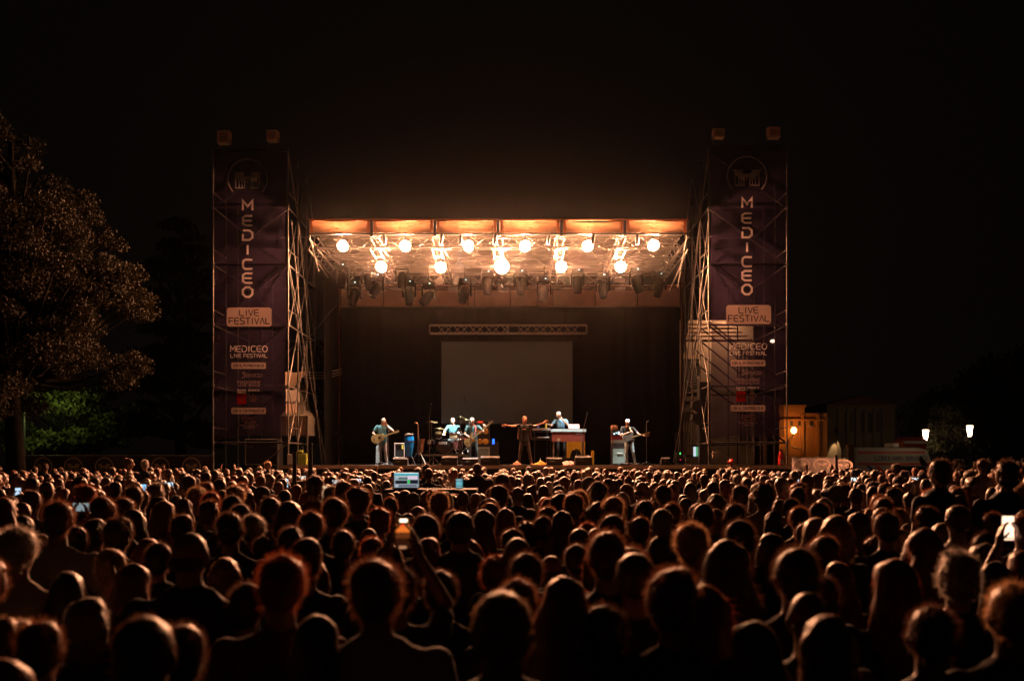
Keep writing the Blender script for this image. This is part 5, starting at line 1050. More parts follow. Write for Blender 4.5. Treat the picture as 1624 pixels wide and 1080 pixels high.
mic_stand(1025.5,690,DP-.1,'straight microphone stand right of the white-capped guitarist',ht=Z(669,DP))
cab(970,993,709,37.6,'green-grey guitar cabinet behind the white-capped guitarist',trim=False); cz = Z(709,37.6)
o = thing('amplifier_rack',(X(981,37.6),37.8,cz),'stacked amplifier heads with lit blue panel behind the capped guitarist','amplifier')
a,b = X(970.5,37.6),X(992.5,37.6); z_=cz
for (h_,c_,pn_) in ((.15,(.03,.03,.03),None),(.13,(.30,.28,.22),'pale_panel'),(.15,(.20,.02,.02),'red_panel'),(.20,(.04,.05,.05),'lit_panel')):
    ub = MB().cbox(((a+b)/2,37.82,z_+h_/2+.003),(b-a,.36,h_-.006),bev=.01).build('amp_head',mat('amp_%d'%int(c_[0]*100),c_,.5),o)
    if pn_ == 'lit_panel':
        for q in range(5): MB().box((a+.06+.085*q,37.628,z_+.05+.04*(q%2)),(a+.12+.085*q,37.638,z_+.10+.03*(q%3))).build('lit_meter',glow('meter%d'%(q%2),(.55,1,.95) if q%2 else (.8,.95,1),1.6),ub)
    z_ += h_
k = MB().cbox((X(975,37.6),37.8,z_+.10),(.26,.22,.18),bev=.05); q = k.build('tan_arm_block',mat('tan_arm_paint',(.50,.28,.18),.6),loc=(X(975,37.6),37.8,z_)); tag(q,'tan rounded block standing in for an arm above the amplifier rack','case'); MB().tube([(X(975,37.6)-.08,37.8,z_+.19),(X(975,37.6),37.8,z_+.23),(X(975,37.6)+.08,37.8,z_+.19)],.01,5).build('handle',M_black,q)  # made-up tan block in place of an arm reaching to the amplifiers
MB().cbox((X(984,37.6)-.02,37.58,Z(718.5,37.6)),(.22,.012,.03)).build('badge_strip',M_white,o)
# pedalboard
o = thing('pedalboard',(X(1000,36.0),36.0,DZ),'dark pedalboard at the feet of the capped guitarist','pedalboard'); MB().box((X(983,36),35.95,DZ+.001),(X(1018,36),36.2,DZ+.045)).build('board',M_black,o)
for q in range(6): MB().cbox((X(986+5.5*q,36),36.07,DZ+.065),(.09,.12,.035),bev=.008).build('pedal',M_steel,o)

band_spot(610,(X(606,36.6),36.4,DZ+1.1),900,13,COOL,'added profile spotlight on the front truss aimed at the acoustic guitarist')
band_spot(700,(X(652,36.8),36.8,DZ+.6),1000,16,COOL,'added profile spotlight on the front truss aimed at the blue conga')
band_spot(730,(X(718,39.6),39.4,DZ+1.3),4500,15,COOL,'added profile spotlight on the front truss aimed at the drummer')
band_spot(785,(X(752,36.6),36.5,DZ+1.1),1000,13,COOL,'added profile spotlight on the front truss aimed at the bassist')
band_spot(870,(X(832,36.5),36.3,DZ+1.5),420,14,(1,.40,.22),'added profile spotlight on the front truss aimed at the singer')
band_spot(940,(X(896,37.6),37.5,DZ+1.1),950,15,COOL,'added profile spotlight on the front truss aimed at the keyboard player')
band_spot(1010,(X(992,36.8),36.8,DZ+1.0),1000,14,COOL,'added profile spotlight on the front truss aimed at the capped guitarist')
# ================================================================ AUDIENCE
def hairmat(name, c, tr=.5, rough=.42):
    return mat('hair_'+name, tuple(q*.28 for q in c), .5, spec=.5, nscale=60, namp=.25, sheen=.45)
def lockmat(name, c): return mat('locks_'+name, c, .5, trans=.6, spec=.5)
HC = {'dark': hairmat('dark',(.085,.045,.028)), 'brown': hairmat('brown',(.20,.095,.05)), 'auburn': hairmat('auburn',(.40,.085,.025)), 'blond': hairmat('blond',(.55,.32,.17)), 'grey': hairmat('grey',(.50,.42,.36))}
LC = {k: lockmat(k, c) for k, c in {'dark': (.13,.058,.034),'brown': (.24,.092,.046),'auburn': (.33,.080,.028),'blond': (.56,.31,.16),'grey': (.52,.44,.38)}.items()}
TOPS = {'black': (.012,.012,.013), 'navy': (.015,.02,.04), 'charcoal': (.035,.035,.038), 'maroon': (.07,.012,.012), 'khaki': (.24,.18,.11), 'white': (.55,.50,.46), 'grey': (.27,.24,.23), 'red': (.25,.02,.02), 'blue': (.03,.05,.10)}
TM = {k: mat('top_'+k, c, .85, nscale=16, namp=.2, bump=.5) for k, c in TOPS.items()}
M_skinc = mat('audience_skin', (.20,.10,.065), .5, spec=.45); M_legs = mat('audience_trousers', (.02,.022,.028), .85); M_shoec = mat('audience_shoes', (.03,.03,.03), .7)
def wrinkle(me, amp=.008):
    n = len(me.vertices); c = np.empty(n*3); me.vertices.foreach_get('co', c); c = c.reshape(-1,3)
    for i in range(n):
        z = c[i,2]
        if z < 1.5: v = noise.noise_vector(Vector((c[i,0]*7, c[i,1]*7, z*4))); c[i] += np.array(v)*amp
    me.vertices.foreach_set('co', c.ravel())
BODY = {}
bspec = {
 'man': dict(wdt=1.12), 'broad': dict(wdt=1.26, belly=.03, sleeve=.5), 'woman': dict(wdt=.92, sleeve=.3), 'jacket': dict(wdt=1.16, longsl=True),
 'arm_up': dict(wdt=1.05, sh=[(-.19,0,1.415),(.20,0,1.44)], el=[(-.25,-.02,1.13),(.30,.06,1.70)], wr=[(-.26,.06,.89),(.27,.10,1.95)], hd=[(0,.1,-1),(0,.1,1)], pn=[(1,0,0),(0,1,0)]),
 'arms_up': dict(wdt=1.0, sh=[(-.20,0,1.44),(.20,0,1.44)], el=[(-.31,.08,1.68),(.31,.06,1.70)], wr=[(-.24,.12,1.93),(.24,.10,1.95)], hd=[(.1,.1,1),(-.1,.1,1)], pn=[(1,0,0),(-1,0,0)]),
 'phone': dict(wdt=1.0, sh=[(-.19,.03,1.43),(.19,.03,1.43)], el=[(-.22,.24,1.55),(.22,.24,1.55)], wr=[(-.075,.29,1.80),(.075,.29,1.80)], hd=[(.18,.05,1),(-.18,.05,1)], pn=[(1,0,0),(-1,0,0)]),
 'phone_side': dict(wdt=1.0, sh=[(-.19,.03,1.43),(.19,.0,1.42)], el=[(-.34,.20,1.42),(.24,-.02,1.13)], wr=[(-.30,.33,1.63),(.26,.06,.89)], hd=[(.12,.05,1),(0,.1,-1)], pn=[(1,0,0),(-1,0,0)]),
}
for k_, kw in bspec.items():
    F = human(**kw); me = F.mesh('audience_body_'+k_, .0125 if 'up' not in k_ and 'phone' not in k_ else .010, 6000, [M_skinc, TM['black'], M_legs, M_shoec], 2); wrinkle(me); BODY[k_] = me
def hair_fig(kind):
    F = Fig(); hz = 1.635
    if kind == 'bald': F.ell((0,-.045,1.612),(.081,.062,.040),0); return F
    if kind == 'crop': F.ell((0,-.010,1.665),(.082,.098,.088),0).ell((0,-.045,1.62),(.074,.056,.065),0); return F
    if kind == 'cap': F.ell((0,-.005,1.672),(.087,.101,.086),0).cone((-.03,.07,1.655),(-.03,.16,1.648),.05,.035,0,1).cone((.03,.07,1.655),(.03,.16,1.648),.05,.035,0,1).ell((0,-.05,1.61),(.072,.05,.06),0); return F
    q = 1.14 if kind == 'curly' else 1.0
    F.ell((0,-.006,1.645+.028*q),(.088*q,.103*q,.094*q),0); F.ell((0,-.05,1.625),(.078*q,.055*q,.078*q),0)
    if kind == 'bob':
        for s in (-1,1): F.cone((s*.045,-.02,1.66),(s*.062,-.03,1.525),.058,.05,0)
        F.cone((0,-.05,1.66),(0,-.055,1.52),.085,.085,0,.8)
    if kind in ('long','wavy'):
        e = .012 if kind == 'long' else .034
        F.cone((0,-.035,1.65),(0,-.065,1.50),.086+e*.6,.094+e,0,.85); F.cone((0,-.065,1.50),(.01,-.10,1.27),.096+e,.112+e*1.4,0,.5)
        for s in (-1,1): F.cone((s*.05,-.03,1.62),(s*(.085+e),-.045,1.40),.048,.050+e,0); F.cone((s*(.05+e),-.10,1.32),(s*(.075+e),-.10,1.20+.03*s),.05,.022,0)
        if kind == 'wavy': F.cone((0,-.03,1.67),(0,-.07,1.52),.115,.125,0,.8)
    if kind == 'pony': F.ell((0,-.11,1.69),(.028,.028,.028),0).cone((0,-.115,1.69),(.03,-.15,1.58),.026,.030,0).cone((.03,-.15,1.58),(.06,-.13,1.40),.030,.012,0)
    if kind == 'bun': F.ell((0,-.075,1.745),(.045,.045,.042),0)
    return F
STR = {'short': (2200,.026,.9,.2,.45),'crop': (900,.007,1,.1,.2),'bald': (350,.010,.8,.4,.3),'curly': (2600,.030,.9,.1,.9),'bob': (1800,.030,.45,.9,.3),'long': (2400,.045,.35,1.1,.25),'wavy': (3200,.050,.55,.9,.7),'pony': (1600,.028,.4,.7,.4),'bun': (1400,.022,.6,.3,.4),'cap': (0,0,0,0,0)}
HAIR = {}; HLOW = {}
CAPM = mat('cap_cloth', (.10,.09,.09), .8)
def make_hair(kind, seed=0):
    F = hair_fig(kind); me = F.mesh('hair_'+kind, .0095, 2400, [HC['dark']], 2); rng = np.random.default_rng(seed+hash(kind) % 97 if False else seed+sum(map(ord,kind)))
    n = len(me.vertices); c = np.empty(n*3); me.vertices.foreach_get('co', c); c = c.reshape(-1,3)
    amp = {'curly': .020,'wavy': .020,'short': .012,'crop': .002,'bald': .002,'cap': .001}.get(kind,.011); fr = {'curly': 26,'wavy': 14}.get(kind,17)
    for i in range(n): c[i] += np.array(noise.noise_vector(Vector((c[i,0]*fr+seed, c[i,1]*fr, c[i,2]*fr*.6))))*amp
    if kind not in ('cap','bald'):      # uneven bulk of the hair: partings, tufts and flattened sides
        for i in range(n): c[i] += np.array(noise.noise_vector(Vector((c[i,0]*9+seed*3.1, c[i,1]*9+2, c[i,2]*7))))*(.004 if kind == 'crop' else .013)*np.array([1,1,.6])
    vs = [tuple(q) for q in c]; fs = [tuple(p.vertices) for p in me.polygons]
    tmp = bpy.data.meshes.new('t'); tmp.from_pydata(vs, [], fs); tmp.update()
    N_, L_, out, down, curl = STR[kind]
    if N_:
        ar = np.array([p.area for p in tmp.polygons]); ctr = np.array([p.center for p in tmp.polygons]); nr = np.array([p.normal for p in tmp.polygons]); idx = rng.choice(len(ar), N_, p=ar/ar.sum())
        for i in idx:
            p = ctr[i]+rng.normal(size=3)*.004; nn = nr[i]
            d = nn*out+np.array([0,-.05,-down])+rng.normal(size=3)*curl*.6; d /= np.linalg.norm(d)+1e-9; l = L_*(.4+1.1*rng.random()); sd = np.cross(d, nn+rng.normal(size=3)*.3); sd /= np.linalg.norm(sd)+1e-9; w_ = .0007 if kind != 'crop' else .0006
            d2 = d+np.array([0,0,-.35*(kind != 'curly')])+rng.normal(size=3)*curl*.7; d2 /= np.linalg.norm(d2)+1e-9; m_ = p+d*l*.5; e = m_+d2*l*.5; b = len(vs)
            vs += [tuple(p-sd*w_), tuple(p+sd*w_), tuple(m_+sd*w_*.8), tuple(m_-sd*w_*.8), tuple(e)]; fs += [(b,b+1,b+2,b+3),(b+3,b+2,b+4)]
    ns = len(me.polygons)
    out_ = bpy.data.meshes.new('hair_'+kind); out_.from_pydata(vs, [], fs); out_.materials.append(HC['dark'] if kind != 'cap' else CAPM); out_.materials.append(LC['dark']); out_.polygons.foreach_set('material_index',[0]*ns+[1]*(len(fs)-ns)); out_.polygons.foreach_set('use_smooth', [True]*len(fs)); out_.update()
    bpy.data.meshes.remove(me); bpy.data.meshes.remove(tmp); return out_
for k_ in STR: HAIR[k_] = [make_hair(k_, 1), make_hair(k_, 5), make_hair(k_, 9)] if k_ in ('short','long','curly','wavy','bob') else [make_hair(k_, 1)]
KW = {'short': .180,'crop': .166,'bald': .160,'curly': .212,'bob': .205,'long': .205,'wavy': .255,'pony': .18,'bun': .18,'cap': .178}
rp = random.Random(21)
PEOPLE = []
def person(x, y, s, hair, hc, top, body='man', yaw=0, label=None, z=0, px=None, group='audience seen from behind', lean=0):
    o = bpy.data.objects.new('person', BODY[body]); col.objects.link(o); o.location = (x,y,z); o.rotation_euler = (R(lean),0,R(yaw)); wv = 1+.04*rp.uniform(-1,1); o.scale = (s*wv, s*wv, s)
    o.material_slots[1].link = 'OBJECT'; o.material_slots[1].material = TM[top]
    o['category'] = 'person'; o['group'] = group
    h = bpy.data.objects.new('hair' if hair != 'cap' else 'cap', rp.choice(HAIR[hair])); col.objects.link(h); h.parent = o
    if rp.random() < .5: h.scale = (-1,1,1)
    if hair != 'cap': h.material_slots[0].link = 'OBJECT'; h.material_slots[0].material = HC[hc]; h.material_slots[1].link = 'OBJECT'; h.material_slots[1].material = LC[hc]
    PEOPLE.append(dict(o=o, x=x, y=y, hair=hair, hc=hc, top=top, body=body, label=label, px=CX+x*FX/y)); 
    if label: o['label'] = label
    return o
HAND = [
 (28,835,58,'short','grey','khaki','jacket',-8,'grey-haired person in a khaki collared jacket at the left edge'),
 (176,869,52,'pony','blond','grey','woman',12,'blond woman with a side ponytail and grey top near the left'),
 (236,853,50,'long','auburn','black','woman',-20,'woman with swept auburn hair left of the tall bald man'),
 (301,842,58,'bald','brown','black','broad',0,'tall bald man in black near the left, his scalp rimmed with light'),
 (358,883,52,'bob','blond','black','woman',-10,'woman with a blond bob just right of the tall bald man'),
 (210,893,66,'long','auburn','black','woman',-14,'dark silhouetted woman with long auburn hair below the blond ponytail woman'),
 (230,974,104,'crop','brown','black','broad',0,'large close-cropped head cut by the bottom edge at left'),
 (287,990,62,'short','dark','black','man',8,'head half hidden behind the large cropped head at bottom left'),
 (65,984,84,'short','brown','black','man',-6,'large dark head near the bottom left corner'),
 (26,972,40,'bun','blond','black','woman',0,'fair hair bun glowing at the left beside the bottom left head'),
 (187,822,50,'curly','dark','black','man',0,'tall person with a thick dark curly mop near the left'),
 (8,788,42,'long','auburn','black','woman',-15,'woman with long auburn hair at the left edge above the jacket'),
 (446,878,78,'short','auburn','maroon','man',0,'big reddish-brown short head in a maroon top left of centre'),
 (485,852,56,'pony','brown','black','woman',10,'woman whose ponytail sweeps right beside the big reddish-brown head'),
 (597,888,82,'short','brown','grey','jacket',0,'short-haired man in a pale grey collared shirt in front centre left'),
 (500,975,94,'long','dark','black','woman',-10,'dark long-haired head at the bottom edge left of the grey shirt'),
 (590,852,44,'short','auburn','black','man',0,'auburn short head directly behind the grey-shirted man'),
 (679,852,54,'long','auburn','black','woman',-16,'woman with long auburn hair right of the raised phone'),
 (676,815,44,'short','dark','black','man',0,'dark rounded head just behind the auburn woman by the phone'),
 (730,811,44,'crop','dark','charcoal','broad',0,'cropped head with jutting ears in line with the bass player'),
 (768,808,42,'long','brown','black','woman',-22,'woman with long brown hair right of the jug-eared cropped head'),
 (787,883,48,'curly','auburn','black','woman',0,'small red curly head left of the shiny bald crown'),
 (821,850,50,'bald','dark','black','man',0,'shiny bald crown at centre below the singer'),
 (795,935,100,'crop','blond','black','broad',6,'very large fair cropped head at the bottom centre'),
 (893,912,88,'long','auburn','black','woman',-10,'very large head with long straight auburn hair in the centre front'),
 (833,876,60,'short','dark','black','man',0,'dark round head just below the shiny bald crown'),
 (962,842,64,'short','brown','black','man',0,'tousled brown head right of centre below the organ'),
 (1007,875,66,'crop','brown','black','man',0,'close-cropped head with visible ears right of the tousled one'),
 (1068,902,96,'curly','brown','black','man',0,'very large tousled curly head right of centre in front'),
 (1112,935,112,'wavy','auburn','black','woman',0,'long wavy auburn hair spilling out behind the large curly head'),
 (1150,860,84,'wavy','brown','black','woman',0,'woman with a big mane of wavy brown hair right of centre'),
 (1097,829,54,'short','blond','charcoal','man',0,'fair-haired head rimmed with light above the wavy mane'),
 (1198,850,44,'long','auburn','black','woman',18,'auburn hair edge right of the wavy mane'),
 (1175,825,48,'short','dark','black','man',0,'dark head above the auburn hair edge right of centre'),
 (1223,845,54,'bob','dark','black','woman',0,'dark bob below the right banner'),
 (1262,868,72,'short','dark','black','man',0,'big dark round head below the pale emblem fence'),
 (1306,850,48,'short','brown','navy','man',0,'brown head just above right of the big dark round head'),
 (1346,848,42,'long','brown','black','woman',10,'straight long-haired head left of the pair of touching heads'),
 (1325,816,52,'bob','blond','black','woman',0,'fluffy blond bob glowing below the pale emblem fence'),
 (1277,830,38,'short','dark','black','man',0,'small dark pointed head left of the fluffy blond bob'),
 (1330,890,62,'long','auburn','black','woman',-12,'long auburn-haired head right of the big dark round head'),
 (1282,936,72,'bald','brown','black','man',0,'balding head left of the bottom right round head'),
 (1310,973,98,'bob','brown','black','woman',0,'very large rounded brown bob at the bottom right'),
 (1418,884,78,'long','auburn','black','woman',14,'woman with long straight auburn hair hanging over her back at right'),
 (1428,838,44,'long','blond','black','woman',14,'left one of two touching heads at right, with fair hair'),
 (1466,837,62,'long','auburn','black','woman',14,'right one of two touching heads, with dark auburn hair'),
 (1518,876,74,'curly','grey','black','man',0,'curly grey head with visible ears near the right edge'),
 (1518,800,38,'crop','dark','white','man',0,'cropped man in a pale T-shirt left of the bright phone'),
 (1470,804,40,'curly','dark','black','man',0,'dark curly head left of the cropped man in the pale T-shirt'),
 (1602,924,84,'short','blond','black','man',0,'fair short-haired head cut by the right edge near the bottom'),
 (1618,872,58,'long','auburn','maroon','woman',0,'auburn head at the right edge under the bright phone'),
 (1622,816,40,'short','brown','black','man',0,'brown head at the right edge beside the bright phone'),
 (6,1045,84,'long','auburn','black','woman',-20,'auburn hair in the bottom left corner'),
 (700,905,52,'short','dark','black','man',0,'dark head in the gap between the grey shirt and the centre'),
 (380,800,36,'short','dark','black','man',0,None),(92,794,46,'short','brown','grey','man',0,'man in a pale shirt just left of the landscape phone'),
 (163,788,38,'short','brown','black','man',0,None),(51,778,30,'short','dark','black','man',0,None),(260,793,38,'long','blond','black','woman',-14,None),(293,790,30,'long','brown','black','woman',0,None),(290,816,38,'short','dark','black','man',0,None),
 (333,794,36,'curly','brown','black','man',0,None),(366,812,44,'short','dark','black','man',0,None),(197,790,34,'curly','brown','black','woman',0,None),(223,777,26,'short','dark','black','man',0,None),(312,773,30,'curly','blond','black','woman',0,None),(374,771,30,'curly','blond','black','woman',0,None),
 (585,836,34,'bald','grey','black','man',0,None),(778,797,32,'short','brown','black','man',0,None),(493,810,42,'short','brown','black','man',0,None),(532,790,38,'short','brown','black','man',0,None),(460,794,44,'bob','brown','black','woman',0,None),(602,806,40,'curly','auburn','black','man',0,None),(664,803,32,'bob','blond','black','woman',0,None),
 (718,808,34,'short','brown','black','man',0,None),(576,783,24,'short','brown','black','man',0,None),(555,774,25,'short','grey','black','man',0,None),(620,788,26,'short','brown','black','man',0,None),(402,816,38,'short','grey','black','man',0,None),(430,788,34,'short','dark','black','man',0,None),
 (970,816,45,'short','dark','black','man',0,None),(1013,820,36,'short','brown','black','man',0,None),(1050,806,38,'crop','grey','charcoal','man',0,None),(893,809,42,'long','brown','black','woman',0,None),(860,818,36,'short','dark','black','man',0,None),(836,828,42,'curly','dark','black','man',0,None),(933,828,36,'short','auburn','black','man',0,None),
 (948,795,38,'bob','brown','black','woman',0,None),(971,788,34,'short','blond','black','man',0,None),(868,803,34,'short','brown','black','man',0,None),(1022,793,32,'short','dark','black','man',0,None),(1064,797,32,'short','brown','black','man',0,None),(1115,798,34,'short','dark','black','man',0,None),(1136,807,38,'bob','blond','black','woman',0,None),(1164,798,36,'short','dark','black','man',0,None),
 (802,805,38,'long','blond','black','woman',-14,None),(1406,811,42,'short','dark','black','man',0,None),(1383,807,30,'short','brown','black','man',0,None),(1425,807,32,'curly','brown','black','man',0,None),(1268,803,34,'short','brown','black','man',0,None),(1300,797,32,'short','dark','black','man',0,None),(1256,791,30,'short','dark','black','man',0,None),(1392,784,27,'short','brown','black','man',0,None),
 (1357,773,22,'crop','dark','black','man',0,None),(1423,767,24,'bob','grey','black','woman',0,None),(1226,810,34,'bob','dark','black','woman',0,None),(120,835,44,'short','dark','black','man',0,None),(345,845,40,'long','dark','black','woman',0,None),(545,840,42,'short','dark','black','man',0,None),(420,850,40,'short','dark','black','man',0,None),(915,862,46,'short','dark','black','man',0,None),(1045,850,42,'short','dark','black','man',0,None),(1388,850,40,'short','dark','black','man',0,None),(1565,845,44,'short','dark','black','man',0,None),(1580,890,50,'long','dark','black','woman',0,None),
 (108,905,56,'long','dark','black','woman',0,'dark long-haired head between the khaki jacket and the auburn woman'),(390,925,64,'short','dark','black','man',0,'dark unlit head below the blond bob at left'),(960,960,60,'short','dark','black','man',0,'dark unlit head between the long auburn hair and the curly head'),(1475,960,84,'short','dark','black','man',0,'dark unlit head below the long auburn-haired woman at right'),(1200,985,70,'long','dark','black','woman',0,'dark unlit head right of the long wavy auburn hair'),
]
occ = []
for (px, yt, wpx, hair, hc, top, body, yaw, label) in HAND:
    d = FX*KW[hair]/wpx; h = EYE-(yt-HY)*d/FX
    lo_, hi_ = (1.52,1.88)
    if not lo_ <= h <= hi_: h = min(hi_,max(lo_,h)); d = FX*(EYE-h)/(yt-HY)
    topz = 1.79 if hair == 'bun' else 1.775 if hair in ('curly',) else 1.752 if hair in ('bald','crop') else 1.765
    x = (px-CX)*d/FX; occ.append((x,d)); person(x, d, h/topz, hair, hc, top, body, yaw+rp.uniform(-6,6), label)
# phones ------------------------------------------------------------------
M_ph = mat('phone_case', (.02,.02,.02), .4)
def phone(p, w_, h_, colr, st, label, holder=None, pic=False):
    o = MB().cbox(p,(w_,.009,h_),bev=.004).build('phone', M_ph, loc=p); tag(o, label, 'phone', None if pic else 'phones held up in the crowd')
    sc_ = MB().cbox(p+Vector((0,-.0055,0)),(w_*.92,.002,h_*.94)).build('screen', glow('ph%s'%str([round(c,2) for c in colr])+str(st), colr, st), o)
    if pic == 'stage':
        for (z0_,z1_,c_,s_) in ((.26,.33,(1,.75,.5),3.0),(.02,.20,(1,.22,.03),.85),(-.12,.01,(.5,.12,.03),.25),(-.36,-.30,(.9,.4,.2),.6)): MB().cbox(p+Vector((.004 if s_ == 3 else 0,-.0075,(z0_+z1_)/2*h_*1.3)),(w_*(.45 if s_ in (3,.6) else .84),.001,(z1_-z0_)*h_*1.3)).build('picture_band', glow('band%s'%s_,c_,s_), sc_)
        MB().cbox(p+Vector((.0,-.0076,.245*h_)),(.012,.001,.008)).build('record_dot', glow('rec',(1,.02,.01),1.2), sc_)
    if pic == 'white':
        for q in range(4): MB().cbox(p+Vector((-.024+.016*q,-.0075,-.40*h_)),(.009,.001,.012)).build('icon', M_ph, sc_)
    return o
def phone_person(px, py, wpx, hpx, colr, st, label, plabel, hair='short', hc='dark', pic=False, body='phone', D=None):
    land = wpx > hpx; pw, ph_ = (.15,.075) if land else (.075,.15)
    D = D or FX*pw/wpx; s = (EYE-(py-HY)*D/FX)/1.90
    if not .87 <= s <= 1.05: s = min(1.05,max(.87,s)); D = FX*(EYE-1.90*s)/(py-HY); D = min(33,D)
    p = at(px,py,D); off = 0
    x = p.x; y = D-.31*s
    occ.append((x,y)); person(x, y, s, hair, hc, 'black', 'phone', 0, plabel); phone(Vector((p.x,D,p.z)), pw, ph_, colr, st, label, pic=pic)
phone_person(639,845,26,50,(.12,.03,.01),.25,'upright phone showing the orange-lit stage, held up left of centre','person holding up the phone that shows the orange stage','short','dark','stage')
phone_person(1598,837,18,37,(1,.62,.42),2.2,'brightest upright phone with a glowing pinkish screen near the right edge','person holding up the brightest phone near the right edge','short','dark','white')
phone_person(129,804,23,12,(.50,.62,.66),.42,'landscape phone held up near the left edge showing the pale scene','person holding the landscape phone near the left edge','short','brown','land')
for q in range(4): pass
ph_list = [(228,776,6,6,(.25,.6,1),1.6),(268,768,5,4,(.6,.8,1),1.6),(301,771,6,8,(.8,.7,1),1.6),(326,757,4,7,(1,.75,.6),1.2),(454,766,4,7,(.6,.85,1),1.5),(546,752,7,5,(1,.9,.85),1.6),(533,764,9,5,(.8,.75,.72),1.0),(567,762,11,6,(.85,.85,1),1.5),(516,779,7,10,(1,.72,.45),1.2),(480,757,5,4,(1,.9,.8),1.2),(1031,752,8,5,(1,.95,.9),1.5),(1229,752,8,4,(.7,.9,1),1.3),(1244,756,6,5,(.5,.65,.45),1.0),(1264,761,5,7,(.75,.85,1),1.5),(1355,760,9,5,(.85,.95,1),1.7),(1451,760,7,5,(.75,.95,1),1.7),(29,783,3,5,(.6,.8,1),1.4)]
def colname(px):
    for a, b, n_ in COLS:
        if a <= px < b: return n_
COLS = [(-900,60,'the far left tree trunk'),(60,140,'the two leftmost fence emblems'),(140,210,'the third fence emblem'),(210,280,'the fourth fence emblem'),(280,345,'the fifth fence emblem'),(345,400,'red crest of the left banner'),(400,455,'right edge of the left banner'),(455,520,'the canvas gazebo'),(520,590,'the left stage railing'),(590,635,'the bald guitarist'),(635,672,'the blue conga'),(672,735,'the drum kit'),(735,790,'the bass player'),(790,850,'the singer'),(850,935,'the organ'),(935,970,'the yellow post'),(970,1040,'the capped guitarist'),(1040,1125,'the pale louvred building'),(1125,1185,'left half of the right banner'),(1185,1252,'right half of the right banner'),(1252,1345,'the pale emblem fence'),(1345,1420,'the ambulance star emblem'),(1420,1500,'the ambulance door'),(1500,9999,'the rightmost street lamp')]
PX2 = {0: ', bluish', 1: ', whiter', 2: ', pinkish and lower', 3: ', warm and higher', 5: ', smallest and leftmost', 6: ', middle one', 7: ', rightmost', 11: ', whiter', 12: ', greenish', 9: ', by its pole', 6: ', middle'}
for i, (px,py,wp_,hp_,c_,st) in enumerate(ph_list):
    shape = 'wide' if wp_ > hp_ else 'upright'; phone_person(px,py,wp_,hp_,c_,st*.7,'small glowing %s phone held up below %s%s'%(shape,colname(px),PX2.get(i,'')),'person holding up a small %s phone below %s%s'%(shape,colname(px),PX2.get(i,'')),'short','brown')
# people with raised arms
for (px,pyh,D,body,lb) in ((360,735,30,'arms_up','person raising both reddish hands below the left banner'),(257,739,29,'arm_up','person raising one hand in front of the fourth fence emblem'),(555,741,31,'arms_up','person raising both hands at the left below the stage edge'),(597,738,31,'arm_up','person raising one hand right below the bald guitarist'),(510,745,28,'arms_up','person raising both fists beneath the canvas gazebo'),(1281,737,26,'arm_up','person raising a sleeved arm in front of the first pale emblem'),(1322,737,27,'arm_up','person pointing up by the thin dark post between the fences'),(963,744,17,'arm_up','dark arm raised straight up left of the capped guitarist'),(1353,741,30,'arm_up','small raised hand in front of the tan gate pillar'),(982,747,30,'arm_up','small raised hand below the guitar cabinet')):
    zt_ = EYE-(pyh-HY)*D/FX; s = max(.86,min(1.04,zt_/2.10)); D2 = FX*(EYE-2.10*s)/(pyh-HY) if False else D
    x = (px-CX)*D/FX-(.27*s if body == 'arm_up' else 0); occ.append((x,D)); person(x, D, s, 'short', 'brown' if D > 20 else 'dark', 'black', body, 0, lb)
# raised figures on steps, FOH crew
def step(x, y, h, label, w_=.7): 
    o = thing('step_box',(x,y,0),label,'platform'); MB().box((x-w_/2,y-.3,h-.04),(x+w_/2,y+.3,h)).build('top',M_deck,o); MB().box((x-w_/2+.03,y-.27,0.002),(x+w_/2-.03,y+.27,h-.041)).build('frame',M_black,o); return h
for (px,yt,D,hair,hc,top,body,yaw,lb) in ((1490,729,8.8,'short','dark','black','broad',25,'broad dark figure standing taller than the crowd before the ambulance'),(1596,733,8.6,'curly','dark','black','broad',0,'second broad dark figure standing tall near the right edge'),(1557,728,17.5,'short','dark','khaki','jacket',10,'man in a light-shouldered shirt standing high between the two broad figures'),(205,727,23,'bun','brown','white','woman',-60,'woman in a pale top standing high in front of the fourth fence emblem'),(230,729,24,'short','grey','navy','man',15,'grey-haired man standing high just right of the pale-topped woman'),(425,731,29,'short','blond','charcoal','jacket',-50,'fair-haired man turned sideways standing high under the left banner'),(1421,736,23,'curly','dark','black','man',0,'curly-headed figure standing high in front of the ambulance door'),
    (757,733,18.6,'crop','dark','black','broad',0,'sound engineer silhouette standing high below the bassist'),(680,741,18,'crop','brown','black','man',0,'nearer of two engineers beside the laptop'),(676,736,19.4,'short','dark','black','man',0,'farther engineer mostly hidden behind his colleague by the laptop'),(1160,727,32.5,'cap','dark','khaki','jacket',150,'person in a red cap facing the crowd below the right banner'),(72,735,30,'short','dark','black','man',20,'dark figure standing before the leftmost fence emblem'),(96,741,31,'short','dark','black','man',-20,'dark figure between the two leftmost fence emblems')):
    z_top = EYE-(yt-HY)*D/FX; h = 1.78; z_ = max(0,z_top-h); x = (px-CX)*D/FX; occ.append((x,D))
    if z_ > .05: step(x,D,z_,'low dark step under the '+' '.join(lb.split()[:7]))
    o = person(x,D,h/1.765,hair,hc,top,body,yaw,lb,z=z_)
    if 'red cap' in lb: c = o.children[0]; c.material_slots[0].link = 'OBJECT'; c.material_slots[0].material = M_red
